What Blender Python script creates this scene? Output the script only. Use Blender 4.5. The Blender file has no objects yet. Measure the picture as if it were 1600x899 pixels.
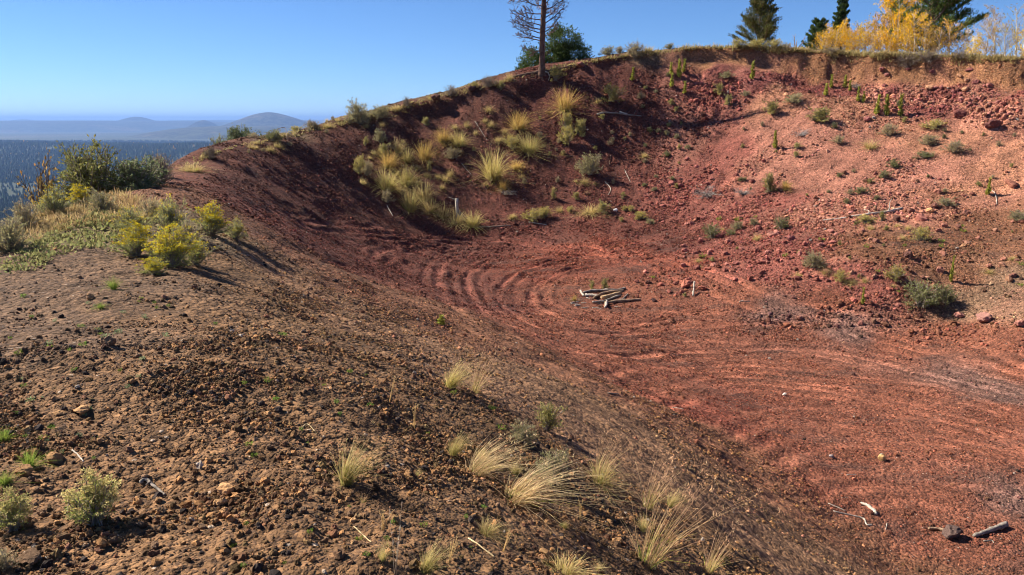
import bpy, math, random
import numpy as np
from mathutils import Vector, Matrix, Euler

# ------------------------------------------------------------------ camera, sky, sun, exposure
SC = bpy.context.scene
COL = SC.collection
F = 1256.0                                   # focal length in pixels of a 1600 wide picture
PITCH = math.radians(11.75)
EYE = 1.7
cam_d = bpy.data.cameras.new('camera')
cam_d.sensor_width = 36.0
cam_d.lens = 36.0 * F / 1600.0
cam_d.clip_start = 0.05
cam_d.clip_end = 200000.0
cam = bpy.data.objects.new('camera', cam_d)
COL.objects.link(cam)
cam.location = (0, 0, EYE)
cam.rotation_euler = (math.pi / 2 - PITCH, 0, 0)
SC.camera = cam

SUN_EL = math.radians(40.0)
SUN_AZ = math.radians(-70.0)                 # measured from +Y (view direction) towards +X
sun_dir = Vector((math.sin(SUN_AZ) * math.cos(SUN_EL), math.cos(SUN_AZ) * math.cos(SUN_EL), math.sin(SUN_EL)))
world = bpy.data.worlds.new('World')
SC.world = world
world.use_nodes = True
wn = world.node_tree
bg = wn.nodes['Background']
sky = wn.nodes.new('ShaderNodeTexSky')
sky.sky_type = 'NISHITA'
sky.sun_disc = False
sky.sun_elevation = SUN_EL
sky.sun_rotation = SUN_AZ % (2 * math.pi)
sky.altitude = 2400
sky.air_density = 0.9
sky.dust_density = 0.0
sky.ozone_density = 10.0
wn.links.new(sky.outputs[0], bg.inputs[0])
bg.inputs[1].default_value = 0.058
sun_d = bpy.data.lights.new('sun', 'SUN')
sun_d.energy = 5.0
sun_d.angle = math.radians(0.53)
sun_d.color = (1.0, 0.90, 0.76)
sun = bpy.data.objects.new('sun', sun_d)
COL.objects.link(sun)
sun.rotation_euler = (-sun_dir).to_track_quat('-Z', 'Y').to_euler()
SC.view_settings.view_transform = 'Standard'
SC.view_settings.look = 'None'
SC.view_settings.exposure = 1.27
SC.view_settings.gamma = 1.0
SC.view_settings.use_curve_mapping = False
SC.render.engine = 'CYCLES'
SC.cycles.use_denoising = True
SC.cycles.denoiser = 'OPENIMAGEDENOISE'
SC.cycles.use_adaptive_sampling = True
SC.cycles.adaptive_threshold = 0.03
SC.cycles.filter_width = 1.0
SC.cycles.max_bounces = 6
SC.cycles.diffuse_bounces = 2
SC.cycles.glossy_bounces = 2
SC.cycles.transmission_bounces = 4
SC.cycles.transparent_max_bounces = 8
SC.cycles.volume_bounces = 0
SC.cycles.sample_clamp_indirect = 6.0

# ------------------------------------------------------------------ small maths helpers
rng = np.random.default_rng(7)
random.seed(7)


def ray(u, v):
    """direction through pixel (u, v) of the 1600x899 photograph, scaled to y = 1"""
    rx = (u - 800.0) / F
    up = (449.5 - v) / F
    y = math.cos(PITCH) + up * math.sin(PITCH)
    z = -math.sin(PITCH) + up * math.cos(PITCH)
    return rx / y, z / y


def pt(u, v, Y):
    rx, rz = ray(u, v)
    return (rx * Y, Y, EYE + rz * Y)


_perm = np.random.default_rng(3).permutation(4096)
_grad = np.random.default_rng(4).uniform(0, 2 * np.pi, 4096)
_gx, _gy = np.cos(_grad), np.sin(_grad)


def noise(x, y, seed=0):
    """2-D gradient noise, about -1..1"""
    x = np.asarray(x, float); y = np.asarray(y, float)
    xi = np.floor(x).astype(np.int64); yi = np.floor(y).astype(np.int64)
    fx = x - xi; fy = y - yi
    ux = fx * fx * fx * (fx * (fx * 6 - 15) + 10); uy = fy * fy * fy * (fy * (fy * 6 - 15) + 10)

    def g(ax, ay, dx, dy):
        h = _perm[(_perm[(xi + ax + seed * 131) & 4095] + yi + ay + seed * 17) & 4095]
        return _gx[h] * dx + _gy[h] * dy
    a = g(0, 0, fx, fy); b = g(1, 0, fx - 1, fy); c = g(0, 1, fx, fy - 1); d = g(1, 1, fx - 1, fy - 1)
    return 1.5 * ((a + (b - a) * ux) * (1 - uy) + (c + (d - c) * ux) * uy)


def fbm(x, y, seed=0, octv=4, gain=0.5):
    s = 0; a = 1.0
    for i in range(octv):
        s = s + a * noise(x * 2 ** i, y * 2 ** i, seed + i * 7)
        a *= gain
    return s


def sstep(a, b, x):
    t = np.clip((x - a) / (b - a), 0, 1)
    return t * t * (3 - 2 * t)


# ------------------------------------------------------------------ the lie of the land: surveyed points -> thin plate surface
SURVEY = [  # (u, v, distance ahead)
    (0, 899, 2.78), (300, 899, 2.8), (600, 899, 2.9), (800, 899, 3.15), (1000, 899, 3.9), (1100, 899, 4.7), (1250, 899, 7.2), (1400, 899, 10.2), (1600, 899, 10.5),
    (0, 750, 3.65), (200, 750, 3.68), (400, 750, 3.75), (600, 750, 4.0), (800, 750, 4.75), (900, 750, 5.5), (1000, 770, 6.4), (1100, 750, 9.0), (1200, 750, 11.6), (1300, 750, 13.0), (1450, 750, 13.3), (1600, 750, 13.3),
    (0, 600, 5.0), (200, 600, 5.0), (400, 600, 5.2), (550, 600, 5.7), (700, 600, 6.9), (800, 600, 8.8), (900, 600, 12.0), (1000, 600, 16.2), (1150, 600, 18.4), (1300, 600, 18.8), (1450, 600, 18.7), (1600, 600, 18.4),
    (0, 500, 6.8), (200, 500, 6.75), (350, 500, 7.2), (450, 500, 8.3), (600, 500, 11.2), (750, 500, 16.2), (850, 500, 21.5), (1000, 500, 23.5), (1150, 500, 23.7), (1300, 500, 23.6), (1500, 500, 23.2), (1600, 500, 21.8),
    (0, 420, 9.2), (150, 420, 9.3), (300, 420, 10.0), (400, 420, 12.5), (500, 420, 18.6), (600, 420, 25.0), (700, 420, 28.8), (850, 420, 29.6), (1000, 420, 28.8), (1100, 420, 28.2), (1200, 420, 27.0), (1400, 420, 25.3), (1600, 420, 24.6),
    (50, 380, 10.9), (200, 375, 11.4), (300, 370, 12.0), (350, 365, 13.5), (0, 390, 10.5),
    (60, 345, 13.0), (200, 335, 14.2), (290, 335, 15.0), (370, 340, 18.5), (450, 340, 25.8), (520, 345, 29.2), (600, 345, 33.0), (700, 350, 36.0), (850, 345, 36.6), (1000, 340, 36.0), (1100, 345, 34.5), (1200, 340, 32.8), (1400, 340, 30.6), (1600, 340, 29.4),
    (180, 305, 17.2), (230, 295, 18.6), (270, 285, 21.5), (300, 258, 25.5), (330, 236, 29.5), (380, 222, 32.5), (430, 213, 35.0), (500, 199, 39.0), (560, 183, 41.0), (640, 162, 43.0), (740, 138, 44.5), (800, 122, 45.0), (845, 117, 45.0), (920, 93, 46.0), (1000, 81, 46.5), (1080, 76, 46.6), (1150, 74, 46.5), (1230, 76, 45.6), (1300, 82, 44.3), (1380, 86, 42.5), (1450, 88, 41.0), (1530, 90, 39.4), (1600, 93, 38.0),
    (330, 300, 21.5), (380, 290, 25.8), (350, 252, 28.8), (450, 285, 30.3), (450, 240, 33.3), (520, 240, 36.2), (520, 290, 33.0),
    (560, 240, 38.0), (700, 240, 40.5), (850, 240, 41.0), (1000, 240, 41.3), (1100, 240, 40.3), (1200, 230, 38.6), (1300, 230, 37.2), (1400, 230, 36.0), (1500, 230, 34.9), (1600, 230, 33.6),
    (560, 300, 34.2), (700, 300, 37.8), (850, 300, 38.6), (1000, 300, 38.5), (1150, 300, 36.6), (1300, 290, 34.6), (1450, 290, 33.0), (1600, 290, 31.6),
    (640, 200, 41.3), (740, 180, 42.8), (850, 180, 43.0), (1000, 165, 43.8), (1100, 150, 43.8), (1200, 150, 42.3), (1250, 150, 41.6), (1320, 165, 40.2), (1400, 178, 38.9), (1480, 185, 37.4), (1560, 208, 35.3), (1600, 210, 34.8),
    (1250, 110, 44.2), (1320, 120, 42.2), (1400, 122, 40.7), (1480, 125, 39.2), (1560, 135, 37.0), (1600, 140, 36.2),
]
GROUND_PTS = [  # (x, y, z) where the picture cannot see
    (0, 0, 0), (-2, 0, 0.02), (-5, 0, -0.1), (-9, 0, -1.2), (-16, 0, -4.2), (2, 0, -0.75), (4, 0, -2.0), (6.5, 0, -3.5), (9, 0, -4.5), (14, 2, -4.6), (-4, -6, 0.1), (0, -6, 0.0), (5, -6, -2.5), (10, -6, -4.2), (-14, -6, -3.5), (22, 4, -3.6), (22, -6, -3.0),
    (14, 10, -4.75), (20, 16, -3.0), (27, 18, 0.5), (32, 22, 3.6), (36, 26, 4.2), (24, 22, -0.6), (28, 28, 2.2), (31, 34, 4.2), (30, 4, -1.0), (38, 10, 3.0), (45, 20, 4.6),
    (-9.5, 10, -1.0), (-13, 10, -2.6), (-20, 10, -5.6), (-8.6, 14, -0.55), (-11, 14, -1.7), (-15, 15, -3.6), (-10.5, 19, -0.6), (-13, 19, -1.9), (-18, 20, -4.6), (-12.5, 25, -1.1), (-15, 26, -2.6), (-22, 26, -6.0),
    (-13.5, 30, -0.6), (-17, 32, -2.6), (-24, 34, -6.5), (-13, 36, 0.1), (-16, 39, -1.9), (-22, 44, -5.5), (-11, 43, 0.3), (-13, 47, -1.5), (-17, 54, -5.0), (-7, 46, 1.9), (-7, 50, 0.6), (-9, 57, -2.5), (-3, 48, 3.0), (-3, 52, 2.2), (-4, 60, -0.5),
    (2, 50, 4.2), (2.5, 56, 3.4), (2, 64, 1.2), (8, 60, 4.6), (13, 60, 5.6), (22, 60, 5.2), (30, 55, 4.9), (33, 42, 4.6), (40, 50, 4.9), (42, 36, 4.6), (50, 40, 5.2), (12, 75, 4.0), (30, 75, 4.8), (50, 70, 5.0), (-30, 60, -11), (-12, 75, -6), (-30, 20, -10), (-30, 0, -10), (-32, 40, -11), (60, 20, 5), (60, 55, 5.4), (60, -6, 2.0),
]
for u_, v_, d_ in SURVEY:                       # level ground behind the right-hand rim
    if u_ >= 900 and v_ < 100:
        q_ = pt(u_, v_, d_)
        for k_, dz_ in ((1.04, 0.0), (1.12, -0.1)):
            GROUND_PTS.append((q_[0] * k_, q_[1] * k_, q_[2] + dz_))
CP = np.array([pt(*s) for s in SURVEY] + GROUND_PTS)


def tps_fit(P, lam):
    n = len(P)
    d2 = ((P[:, None, :2] - P[None, :, :2]) ** 2).sum(-1)
    K = 0.5 * d2 * np.log(d2 + 1e-12)
    A = np.zeros((n + 3, n + 3))
    A[:n, :n] = K + lam * np.eye(n)
    A[:n, n] = 1; A[:n, n + 1:] = P[:, :2]
    A[n, :n] = 1; A[n + 1:, :n] = P[:, :2].T
    return np.linalg.solve(A, np.concatenate([P[:, 2], np.zeros(3)]))


def tps_eval(P, w, x, y):
    out = np.empty(len(x))
    for i in range(0, len(x), 20000):
        xs = x[i:i + 20000]; ys = y[i:i + 20000]
        d2 = (xs[:, None] - P[None, :, 0]) ** 2 + (ys[:, None] - P[None, :, 1]) ** 2
        out[i:i + 20000] = (0.5 * d2 * np.log(d2 + 1e-12)) @ w[:len(P)] + w[len(P)] + w[-2] * xs + w[-1] * ys
    return out


TW = tps_fit(CP, 0.25)


def axis(parts, grow=1.16, far=40000.0):
    """coordinates with the given spacing per stretch, then ever wider steps out to the horizon"""
    c = [parts[0][0]]
    for a, b, s in parts:
        n = max(1, int(round((b - a) / s)))
        c += list(a + (b - a) * (np.arange(n) + 1) / n)
    s = parts[-1][2]
    while c[-1] < far:
        s *= grow; c.append(c[-1] + s)
    lo = [parts[0][0]]; s = parts[0][2]
    while lo[-1] > -far:
        s *= grow; lo.append(lo[-1] - s)
    return np.array(lo[:0:-1] + c)


XS = axis([(-17.5, -9, 0.09), (-9, 6.5, 0.045), (6.5, 27, 0.085)])
YS = axis([(1.6, 14, 0.042), (14, 26, 0.065), (26, 49, 0.08)])
NX, NY = len(XS), len(YS)
# coarse evaluation and cubic resampling
cx = np.arange(-62, 92.1, 0.5); cy = np.arange(-62, 92.1, 0.5)
gx_, gy_ = np.meshgrid(np.clip(cx, -32, 60), np.clip(cy, -6, 75), indexing='ij')
ZC = tps_eval(CP, TW, gx_.ravel(), gy_.ravel()).reshape(gx_.shape)


def cubw(c, q):
    """Catmull-Rom weights from grid c (step .5) to positions q as a dense matrix"""
    t = (np.clip(q, c[0] + 0.5, c[-1] - 1.01) - c[0]) / 0.5
    i = np.floor(t).astype(int); f = t - i
    W = np.zeros((len(q), len(c)))
    r = np.arange(len(q))
    for k, w in ((-1, -0.5 * f ** 3 + f ** 2 - 0.5 * f), (0, 1.5 * f ** 3 - 2.5 * f ** 2 + 1), (1, -1.5 * f ** 3 + 2 * f ** 2 + 0.5 * f), (2, 0.5 * f ** 3 - 0.5 * f ** 2)):
        np.add.at(W, (r, np.clip(i + k, 0, len(c) - 1)), w)
    return W


ZB = cubw(cx, XS) @ ZC @ cubw(cy, YS).T
X, Y = np.meshgrid(XS, YS, indexing='ij')

# beyond the crater: the cone's flanks fall to a wide forested plain
PLAIN = -190.0
over = np.maximum(np.maximum(-24 - X, X - 52), np.maximum(Y - 64, -6 - Y))
od = np.clip(over, 0, None)
leftness = sstep(10, -22, X)
flank = -od * 0.45 * (0.15 + 0.85 * leftness) - 0.0006 * od ** 2
ZB = ZB + np.where(od > 0, flank, 0)
rad = np.hypot(X, Y)
plain_h = PLAIN + 10 * fbm(X / 2600.0, Y / 2600.0, 40, 3) + 26 * fbm(X / 9000.0, Y / 9000.0, 41, 2) * sstep(4000, 14000, rad)
plain_h = plain_h + 62 * np.exp(-((Y - 3900 + 0.25 * X) / 950.0) ** 2) * (1 + 0.45 * fbm(X / 620.0, Y / 900.0, 43, 3))
ZB = np.maximum(ZB, plain_h)
NEAR = 1 - sstep(50, 90, np.maximum(np.abs(X - 6), np.abs(Y - 22)))

# ------------------------------------------------------------------ colour of the cinders: a map of what lies where
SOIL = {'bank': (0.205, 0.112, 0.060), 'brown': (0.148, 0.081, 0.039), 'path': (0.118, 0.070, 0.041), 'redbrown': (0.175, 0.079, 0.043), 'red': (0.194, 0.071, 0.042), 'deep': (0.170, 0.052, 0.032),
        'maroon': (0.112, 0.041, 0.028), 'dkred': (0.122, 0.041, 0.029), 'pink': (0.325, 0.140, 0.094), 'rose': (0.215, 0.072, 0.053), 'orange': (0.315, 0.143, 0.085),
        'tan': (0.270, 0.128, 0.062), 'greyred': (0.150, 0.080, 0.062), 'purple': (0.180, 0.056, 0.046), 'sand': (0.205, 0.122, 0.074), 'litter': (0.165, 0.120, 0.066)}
ZONES = [
    ('brown', [(0, 899), (300, 899), (600, 899), (900, 899), (1150, 899), (0, 750), (200, 750), (400, 750), (600, 750), (800, 750), (1000, 790), (0, 640), (200, 600), (400, 600), (550, 600), (700, 620), (300, 500), (400, 520), (450, 470), (350, 420), (520, 520)]),
    ('bank', [(470, 425), (530, 470), (600, 520), (680, 560), (760, 600), (800, 625), (870, 640), (950, 670), (1020, 710), (1100, 750), (1180, 810), (1270, 870), (1080, 720), (900, 620), (560, 500)]),
    ('path', [(0, 560), (0, 500), (150, 500), (100, 450), (0, 440), (200, 440), (150, 560), (100, 400)]),
    ('litter', [(50, 370), (150, 370), (200, 340), (100, 345), (250, 350)]),
    ('redbrown', [(540, 445), (640, 485), (720, 518), (800, 552), (900, 585), (1000, 630), (1110, 685), (1210, 765), (1360, 860), (1460, 899), (440, 385), (230, 300), (280, 300), (330, 330)]),
    ('red', [(860, 500), (950, 500), (1100, 500), (1250, 520), (1400, 540), (1600, 580), (1000, 560), (1200, 580), (1400, 620), (1600, 650), (1050, 610), (1300, 680), (1500, 700), (1600, 720), (1300, 760), (1500, 780), (1600, 850), (1450, 850), (1180, 650), (900, 450), (1000, 470), (1150, 460), (1300, 470), (1500, 520), (1600, 530), (900, 540)]),
    ('greyred', [(1220, 490), (1330, 520), (1600, 620), (1520, 590), (1600, 790)]),
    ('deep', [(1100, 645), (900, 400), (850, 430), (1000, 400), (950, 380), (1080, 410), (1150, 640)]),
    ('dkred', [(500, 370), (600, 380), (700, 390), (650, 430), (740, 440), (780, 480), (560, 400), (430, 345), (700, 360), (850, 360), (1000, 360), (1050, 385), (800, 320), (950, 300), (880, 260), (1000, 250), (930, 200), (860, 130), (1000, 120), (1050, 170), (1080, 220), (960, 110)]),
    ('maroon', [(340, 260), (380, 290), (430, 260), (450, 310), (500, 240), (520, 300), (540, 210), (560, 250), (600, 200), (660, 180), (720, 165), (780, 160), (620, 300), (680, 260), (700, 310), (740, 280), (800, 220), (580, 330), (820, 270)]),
    ('rose', [(1050, 300), (1100, 270), (1150, 230), (1120, 330), (1170, 380), (1250, 400), (1100, 390), (1220, 310), (1300, 430), (1180, 420), (1130, 180), (1080, 130), (1150, 140), (1350, 440)]),
    ('pink', [(1200, 250), (1250, 280), (1300, 250), (1350, 300), (1300, 330), (1400, 260), (1200, 200), (1280, 200), (1350, 230), (1450, 270), (1400, 330)]),
    ('orange', [(1270, 165), (1320, 180), (1400, 200), (1450, 215), (1500, 240), (1580, 240), (1560, 290), (1500, 300), (1600, 270), (1350, 160), (1220, 140), (1500, 220), (1200, 170)]),
    ('redbrown', [(1450, 380), (1550, 350), (1500, 430), (1600, 400), (1400, 380), (1350, 400)]),
    ('sand', [(1550, 460), (1600, 440), (1600, 480), (1500, 480)]),
    ('tan', [(1220, 86), (1280, 91), (1340, 94), (1400, 95), (1450, 95), (1500, 98), (1560, 99), (1600, 102), (1160, 79), (1100, 81)]),
    ('purple', [(1330, 110), (1400, 112), (1450, 108), (1540, 112), (1600, 118), (1490, 112), (1280, 108), (1170, 104), (1215, 99), (1120, 96), (1170, 112), (1210, 108), (1240, 112), (1350, 118), (1430, 160), (1470, 118), (1500, 122), (1580, 128), (1470, 165), (1190, 125)]),
    ('pink', [(1370, 112), (1425, 116), (1515, 118), (1570, 120), (1380, 135), (1420, 140), (1500, 150), (1550, 160), (1460, 140), (1590, 170), (1530, 185)]),
    ('litter', [(1000, 74), (1150, 68), (1300, 76), (1450, 82), (1600, 86), (560, 178), (700, 140), (430, 205)]),
]


def sampler(Z):
    def H(x, y):
        x = np.asarray(x, float); y = np.asarray(y, float)
        i = np.clip(np.searchsorted(XS, x) - 1, 0, NX - 2); j = np.clip(np.searchsorted(YS, y) - 1, 0, NY - 2)
        fx = (x - XS[i]) / (XS[i + 1] - XS[i]); fy = (y - YS[j]) / (YS[j + 1] - YS[j])
        return (Z[i, j] * (1 - fx) * (1 - fy) + Z[i + 1, j] * fx * (1 - fy) + Z[i, j + 1] * (1 - fx) * fy + Z[i + 1, j + 1] * fx * fy)
    return H


TT = np.concatenate([np.arange(1.8, 20, 0.02), np.arange(20, 75, 0.05)])


def hit(H, u, v):
    """where the sight line through a pixel meets the ground"""
    rx, rz = ray(u, v)
    d = EYE + rz * TT - H(rx * TT, TT)
    k = np.nonzero(d <= 0)[0]
    if len(k) == 0:
        k = [int(np.argmin(np.abs(d[:1500])))] if v > 200 else [int(np.argmin(d))]
    k = k[0]
    t = TT[k]
    if k > 0 and d[k - 1] > 0 >= d[k]:
        t = TT[k - 1] + (TT[k] - TT[k - 1]) * d[k - 1] / (d[k - 1] - d[k])
    return rx * t, t


H0 = sampler(ZB)
zp = []; zc = []
for name, pts in ZONES:
    for (u, v) in pts:
        zp.append(hit(H0, u, v)); zc.append(SOIL[name])
for x, y, nme in [(-12, 12, 'litter'), (-14, 20, 'litter'), (-16, 30, 'litter'), (-14, 40, 'litter'), (-6, 50, 'litter'), (4, 52, 'litter'), (14, 52, 'litter'), (24, 50, 'litter'), (32, 44, 'litter'), (40, 40, 'litter'), (0, 0, 'brown'), (3, 0, 'brown'), (-4, 0, 'path'), (10, 2, 'red'), (16, 8, 'red'), (24, 16, 'redbrown'), (30, 24, 'orange'), (-25, 10, 'litter'), (-25, 40, 'litter'), (20, 62, 'litter')]:
    zp.append((x, y)); zc.append(SOIL[nme])
zp = np.array(zp); zc = np.array(zc)
qx = np.arange(-30, 50.1, 0.25); qy = np.arange(-4, 66.1, 0.25)
QX, QY = np.meshgrid(qx, qy, indexing='ij')
wx = QX + 0.35 * fbm(QX / 1.1, QY / 1.1, 21, 3); wy = QY + 0.35 * fbm(QX / 1.1, QY / 1.1, 27, 3)
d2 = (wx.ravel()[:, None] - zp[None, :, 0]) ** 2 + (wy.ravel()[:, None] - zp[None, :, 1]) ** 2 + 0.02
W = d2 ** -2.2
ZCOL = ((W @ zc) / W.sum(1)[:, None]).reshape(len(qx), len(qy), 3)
del d2, W


def zone_col(x, y):
    i = np.clip((np.asarray(x) + 30) / 0.25, 0, len(qx) - 1.001); j = np.clip((np.asarray(y) + 4) / 0.25, 0, len(qy) - 1.001)
    a = i.astype(int); b = j.astype(int); f = (i - a)[..., None]; g = (j - b)[..., None]
    return ZCOL[a, b] * (1 - f) * (1 - g) + ZCOL[a + 1, b] * f * (1 - g) + ZCOL[a, b + 1] * (1 - f) * g + ZCOL[a + 1, b + 1] * f * g


# ------------------------------------------------------------------ relief
def stream(x, y):
    """(along the contour, down the slope) for any point of the bowl"""
    t = np.clip(((x - A0[0]) * ax[0] + (y - A0[1]) * ax[1]) / L0 ** 2, 0, 1)
    px, py = x - (A0[0] + t * ax[0]), y - (A0[1] + t * ax[1])
    return t * L0 * np.sign(px + 1e-9) * -1 + np.arctan2(py, px) * 9.0, np.hypot(px, py)


# distance from the bowl's long axis: slopes stream away from / down towards it
A0 = np.array((4.5, 9.0)); B0 = np.array((3.0, 31.0))
ax = B0 - A0; L0 = np.hypot(*ax)
tt_ = np.clip(((X - A0[0]) * ax[0] + (Y - A0[1]) * ax[1]) / L0 ** 2, 0, 1)
px_ = X - (A0[0] + tt_ * ax[0]); py_ = Y - (A0[1] + tt_ * ax[1])
RR = np.hypot(px_, py_)
PH = np.unwrap(np.arctan2(py_, px_), axis=0)
PH = np.arctan2(py_, px_)
SS = tt_ * L0 * np.sign(px_ + 1e-9) * -1 + PH * 9.0
dzx = np.gradient(ZB, XS, axis=0); dzy = np.gradient(ZB, YS, axis=1)
SLOPE = np.hypot(dzx, dzy)
# soft masks of the kinds of ground
m_slope = sstep(0.22, 0.42, SLOPE) * NEAR
m_floor = (1 - sstep(0.16, 0.34, SLOPE)) * sstep(-1.6, -2.4, ZB) * NEAR
m_fore = sstep(17, 12, Y) * sstep(6.0, 3.0, X) * NEAR          # the clod-strewn slope by the path
m_path = sstep(-2.2, -3.6, X + 0.1 * (Y - 8)) * sstep(4.5, 6.5, Y) * sstep(16, 13, Y)
m_cliff = sstep(0.75, 1.05, SLOPE) * sstep(8, 11, X) * sstep(30, 34, Y) * NEAR
m_scree = sstep(5.5, 8, X) * sstep(20, 25, Y) * (1 - m_cliff) * NEAR
Z = ZB.copy()
Z += NEAR * (0.10 * fbm(X / 3.1, Y / 3.1, 1, 3) * (1 - 0.6 * m_floor) + 0.030 * fbm(X / 0.7, Y / 0.7, 2, 3) + 0.012 * fbm(X / 0.22, Y / 0.22, 3, 2))
# scuffs, boot prints and hollows of the near slope
bank0 = sstep(-1.8, 0.3, X + 0.16 * (Y - 10)) * sstep(4, 6.5, Y)
lump = fbm(X / 0.42, Y / 0.34, 5, 3) * (1 - 0.9 * bank0)
patch = sstep(-0.35, 0.55, fbm(X / 1.6, Y / 1.6, 8, 2))
Z += m_fore * (1 - 0.75 * m_path) * (0.048 * lump * (0.35 + 0.65 * patch) - 0.10 * (1 - bank0) * sstep(0.35, 0.9, noise(X / 0.5, Y / 0.42, 12)) * patch)
Z += m_fore * (1 - 0.6 * m_path) * 0.022 * np.abs(fbm(X / 0.13, Y / 0.13, 14, 2)) * (0.4 + 0.6 * patch)
# rills and slides running down the walls
st = fbm(SS / 0.55, RR / 5.0, 16, 3); st2 = noise(SS / 0.21, RR / 2.2, 19)
rillm = sstep(-0.3, 0.6, fbm(X / 4.0, Y / 4.0, 18, 2))
bank = sstep(-1.2, 1.0, X + 0.16 * (Y - 10)) * sstep(24, 18, Y) * sstep(4, 7, Y)
BS = 0.50 * X + 0.866 * Y; BL = 0.866 * X - 0.50 * Y                   # across and along the slide marks of the bank
Z += np.maximum(m_slope, 0.5) * bank * (0.020 * noise(BS / 0.15, BL / 5.0, 45) + 0.034 * noise(BS / 0.42, BL / 8.0, 44))
Z += m_slope * (0.055 * st * rillm + 0.022 * st2) * (0.35 + 0.65 * sstep(8, 20, Y)) * (1 - m_cliff)
# avalanche lips on the shaded side wall
m_west = sstep(-5.5, -7.5, X) * sstep(20, 24, Y) * sstep(44, 38, Y) * m_slope
Z += m_west * (0.16 * np.clip(noise(SS / 0.9, RR / 1.5, 33) - 0.15, 0, 1) - 0.10 * np.clip(-noise(SS / 0.6, RR / 3.0, 34) - 0.2, 0, 1))
# the raw cliff under the right hand rim
bl = np.abs(fbm(X / 0.55, Y / 0.55 + 1.7 * ZB, 23, 4, 0.6))
Z += m_cliff * (0.34 * (0.45 - bl) + 0.10 * noise(X / 0.9 + ZB, Y / 0.9, 29))
Z += m_scree * 0.05 * np.abs(fbm(X / 0.3, Y / 0.3, 31, 3))
# the rim breaks off: a raw step of tan soil, hollowed beneath, on the right; a low lip elsewhere
rim = np.array([pt(u, v, d)[:2] for u, v, d in [(560, 183, 41.0), (640, 162, 43.0), (740, 138, 44.5), (845, 117, 45.0), (920, 93, 46.0), (1000, 81, 46.5), (1080, 76, 46.6), (1150, 74, 46.5), (1230, 76, 45.6), (1300, 82, 44.3), (1380, 86, 42.5), (1450, 88, 41.0), (1530, 90, 39.4), (1600, 93, 38.0)]] + [(27, 35), (31, 30)])
RI = np.nonzero((XS > -12) & (XS < 34))[0]; RJ = np.nonzero((YS > 26) & (YS < 52))[0]
rs = np.ix_(RI, RJ)
rxg, ryg = X[rs], Y[rs]
sd = np.full(rxg.shape, 99.0)
for a, b in zip(rim[:-1], rim[1:]):
    e = b - a; l_ = np.hypot(*e)
    t = np.clip(((rxg - a[0]) * e[0] + (ryg - a[1]) * e[1]) / l_ ** 2, 0, 1)
    dx_ = rxg - a[0] - t * e[0]; dy_ = ryg - a[1] - t * e[1]
    d = np.hypot(dx_, dy_) * np.where(e[0] * dy_ - e[1] * dx_ < 0, 1, -1)     # positive inside the pit
    sd = np.where(np.abs(d) < np.abs(sd), d, sd)
sd = sd + 0.12 * fbm(rxg / 0.6, ryg / 0.6, 36, 3) + 0.55 * noise(rxg / 2.4, ryg / 2.4, 35) + 0.10
stepA = 0.22 + 0.75 * sstep(9, 14, rxg) + 0.35 * np.clip(noise(rxg / 2.3, ryg / 2.3, 37), -0.6, 1)
Z[rs] -= np.clip(stepA, 0.05, 2) * sstep(0.0, 0.55, sd) * (1 - sstep(0.7, 3.4, sd))
SD = np.full(Z.shape, -99.0); SD[rs] = sd
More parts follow.
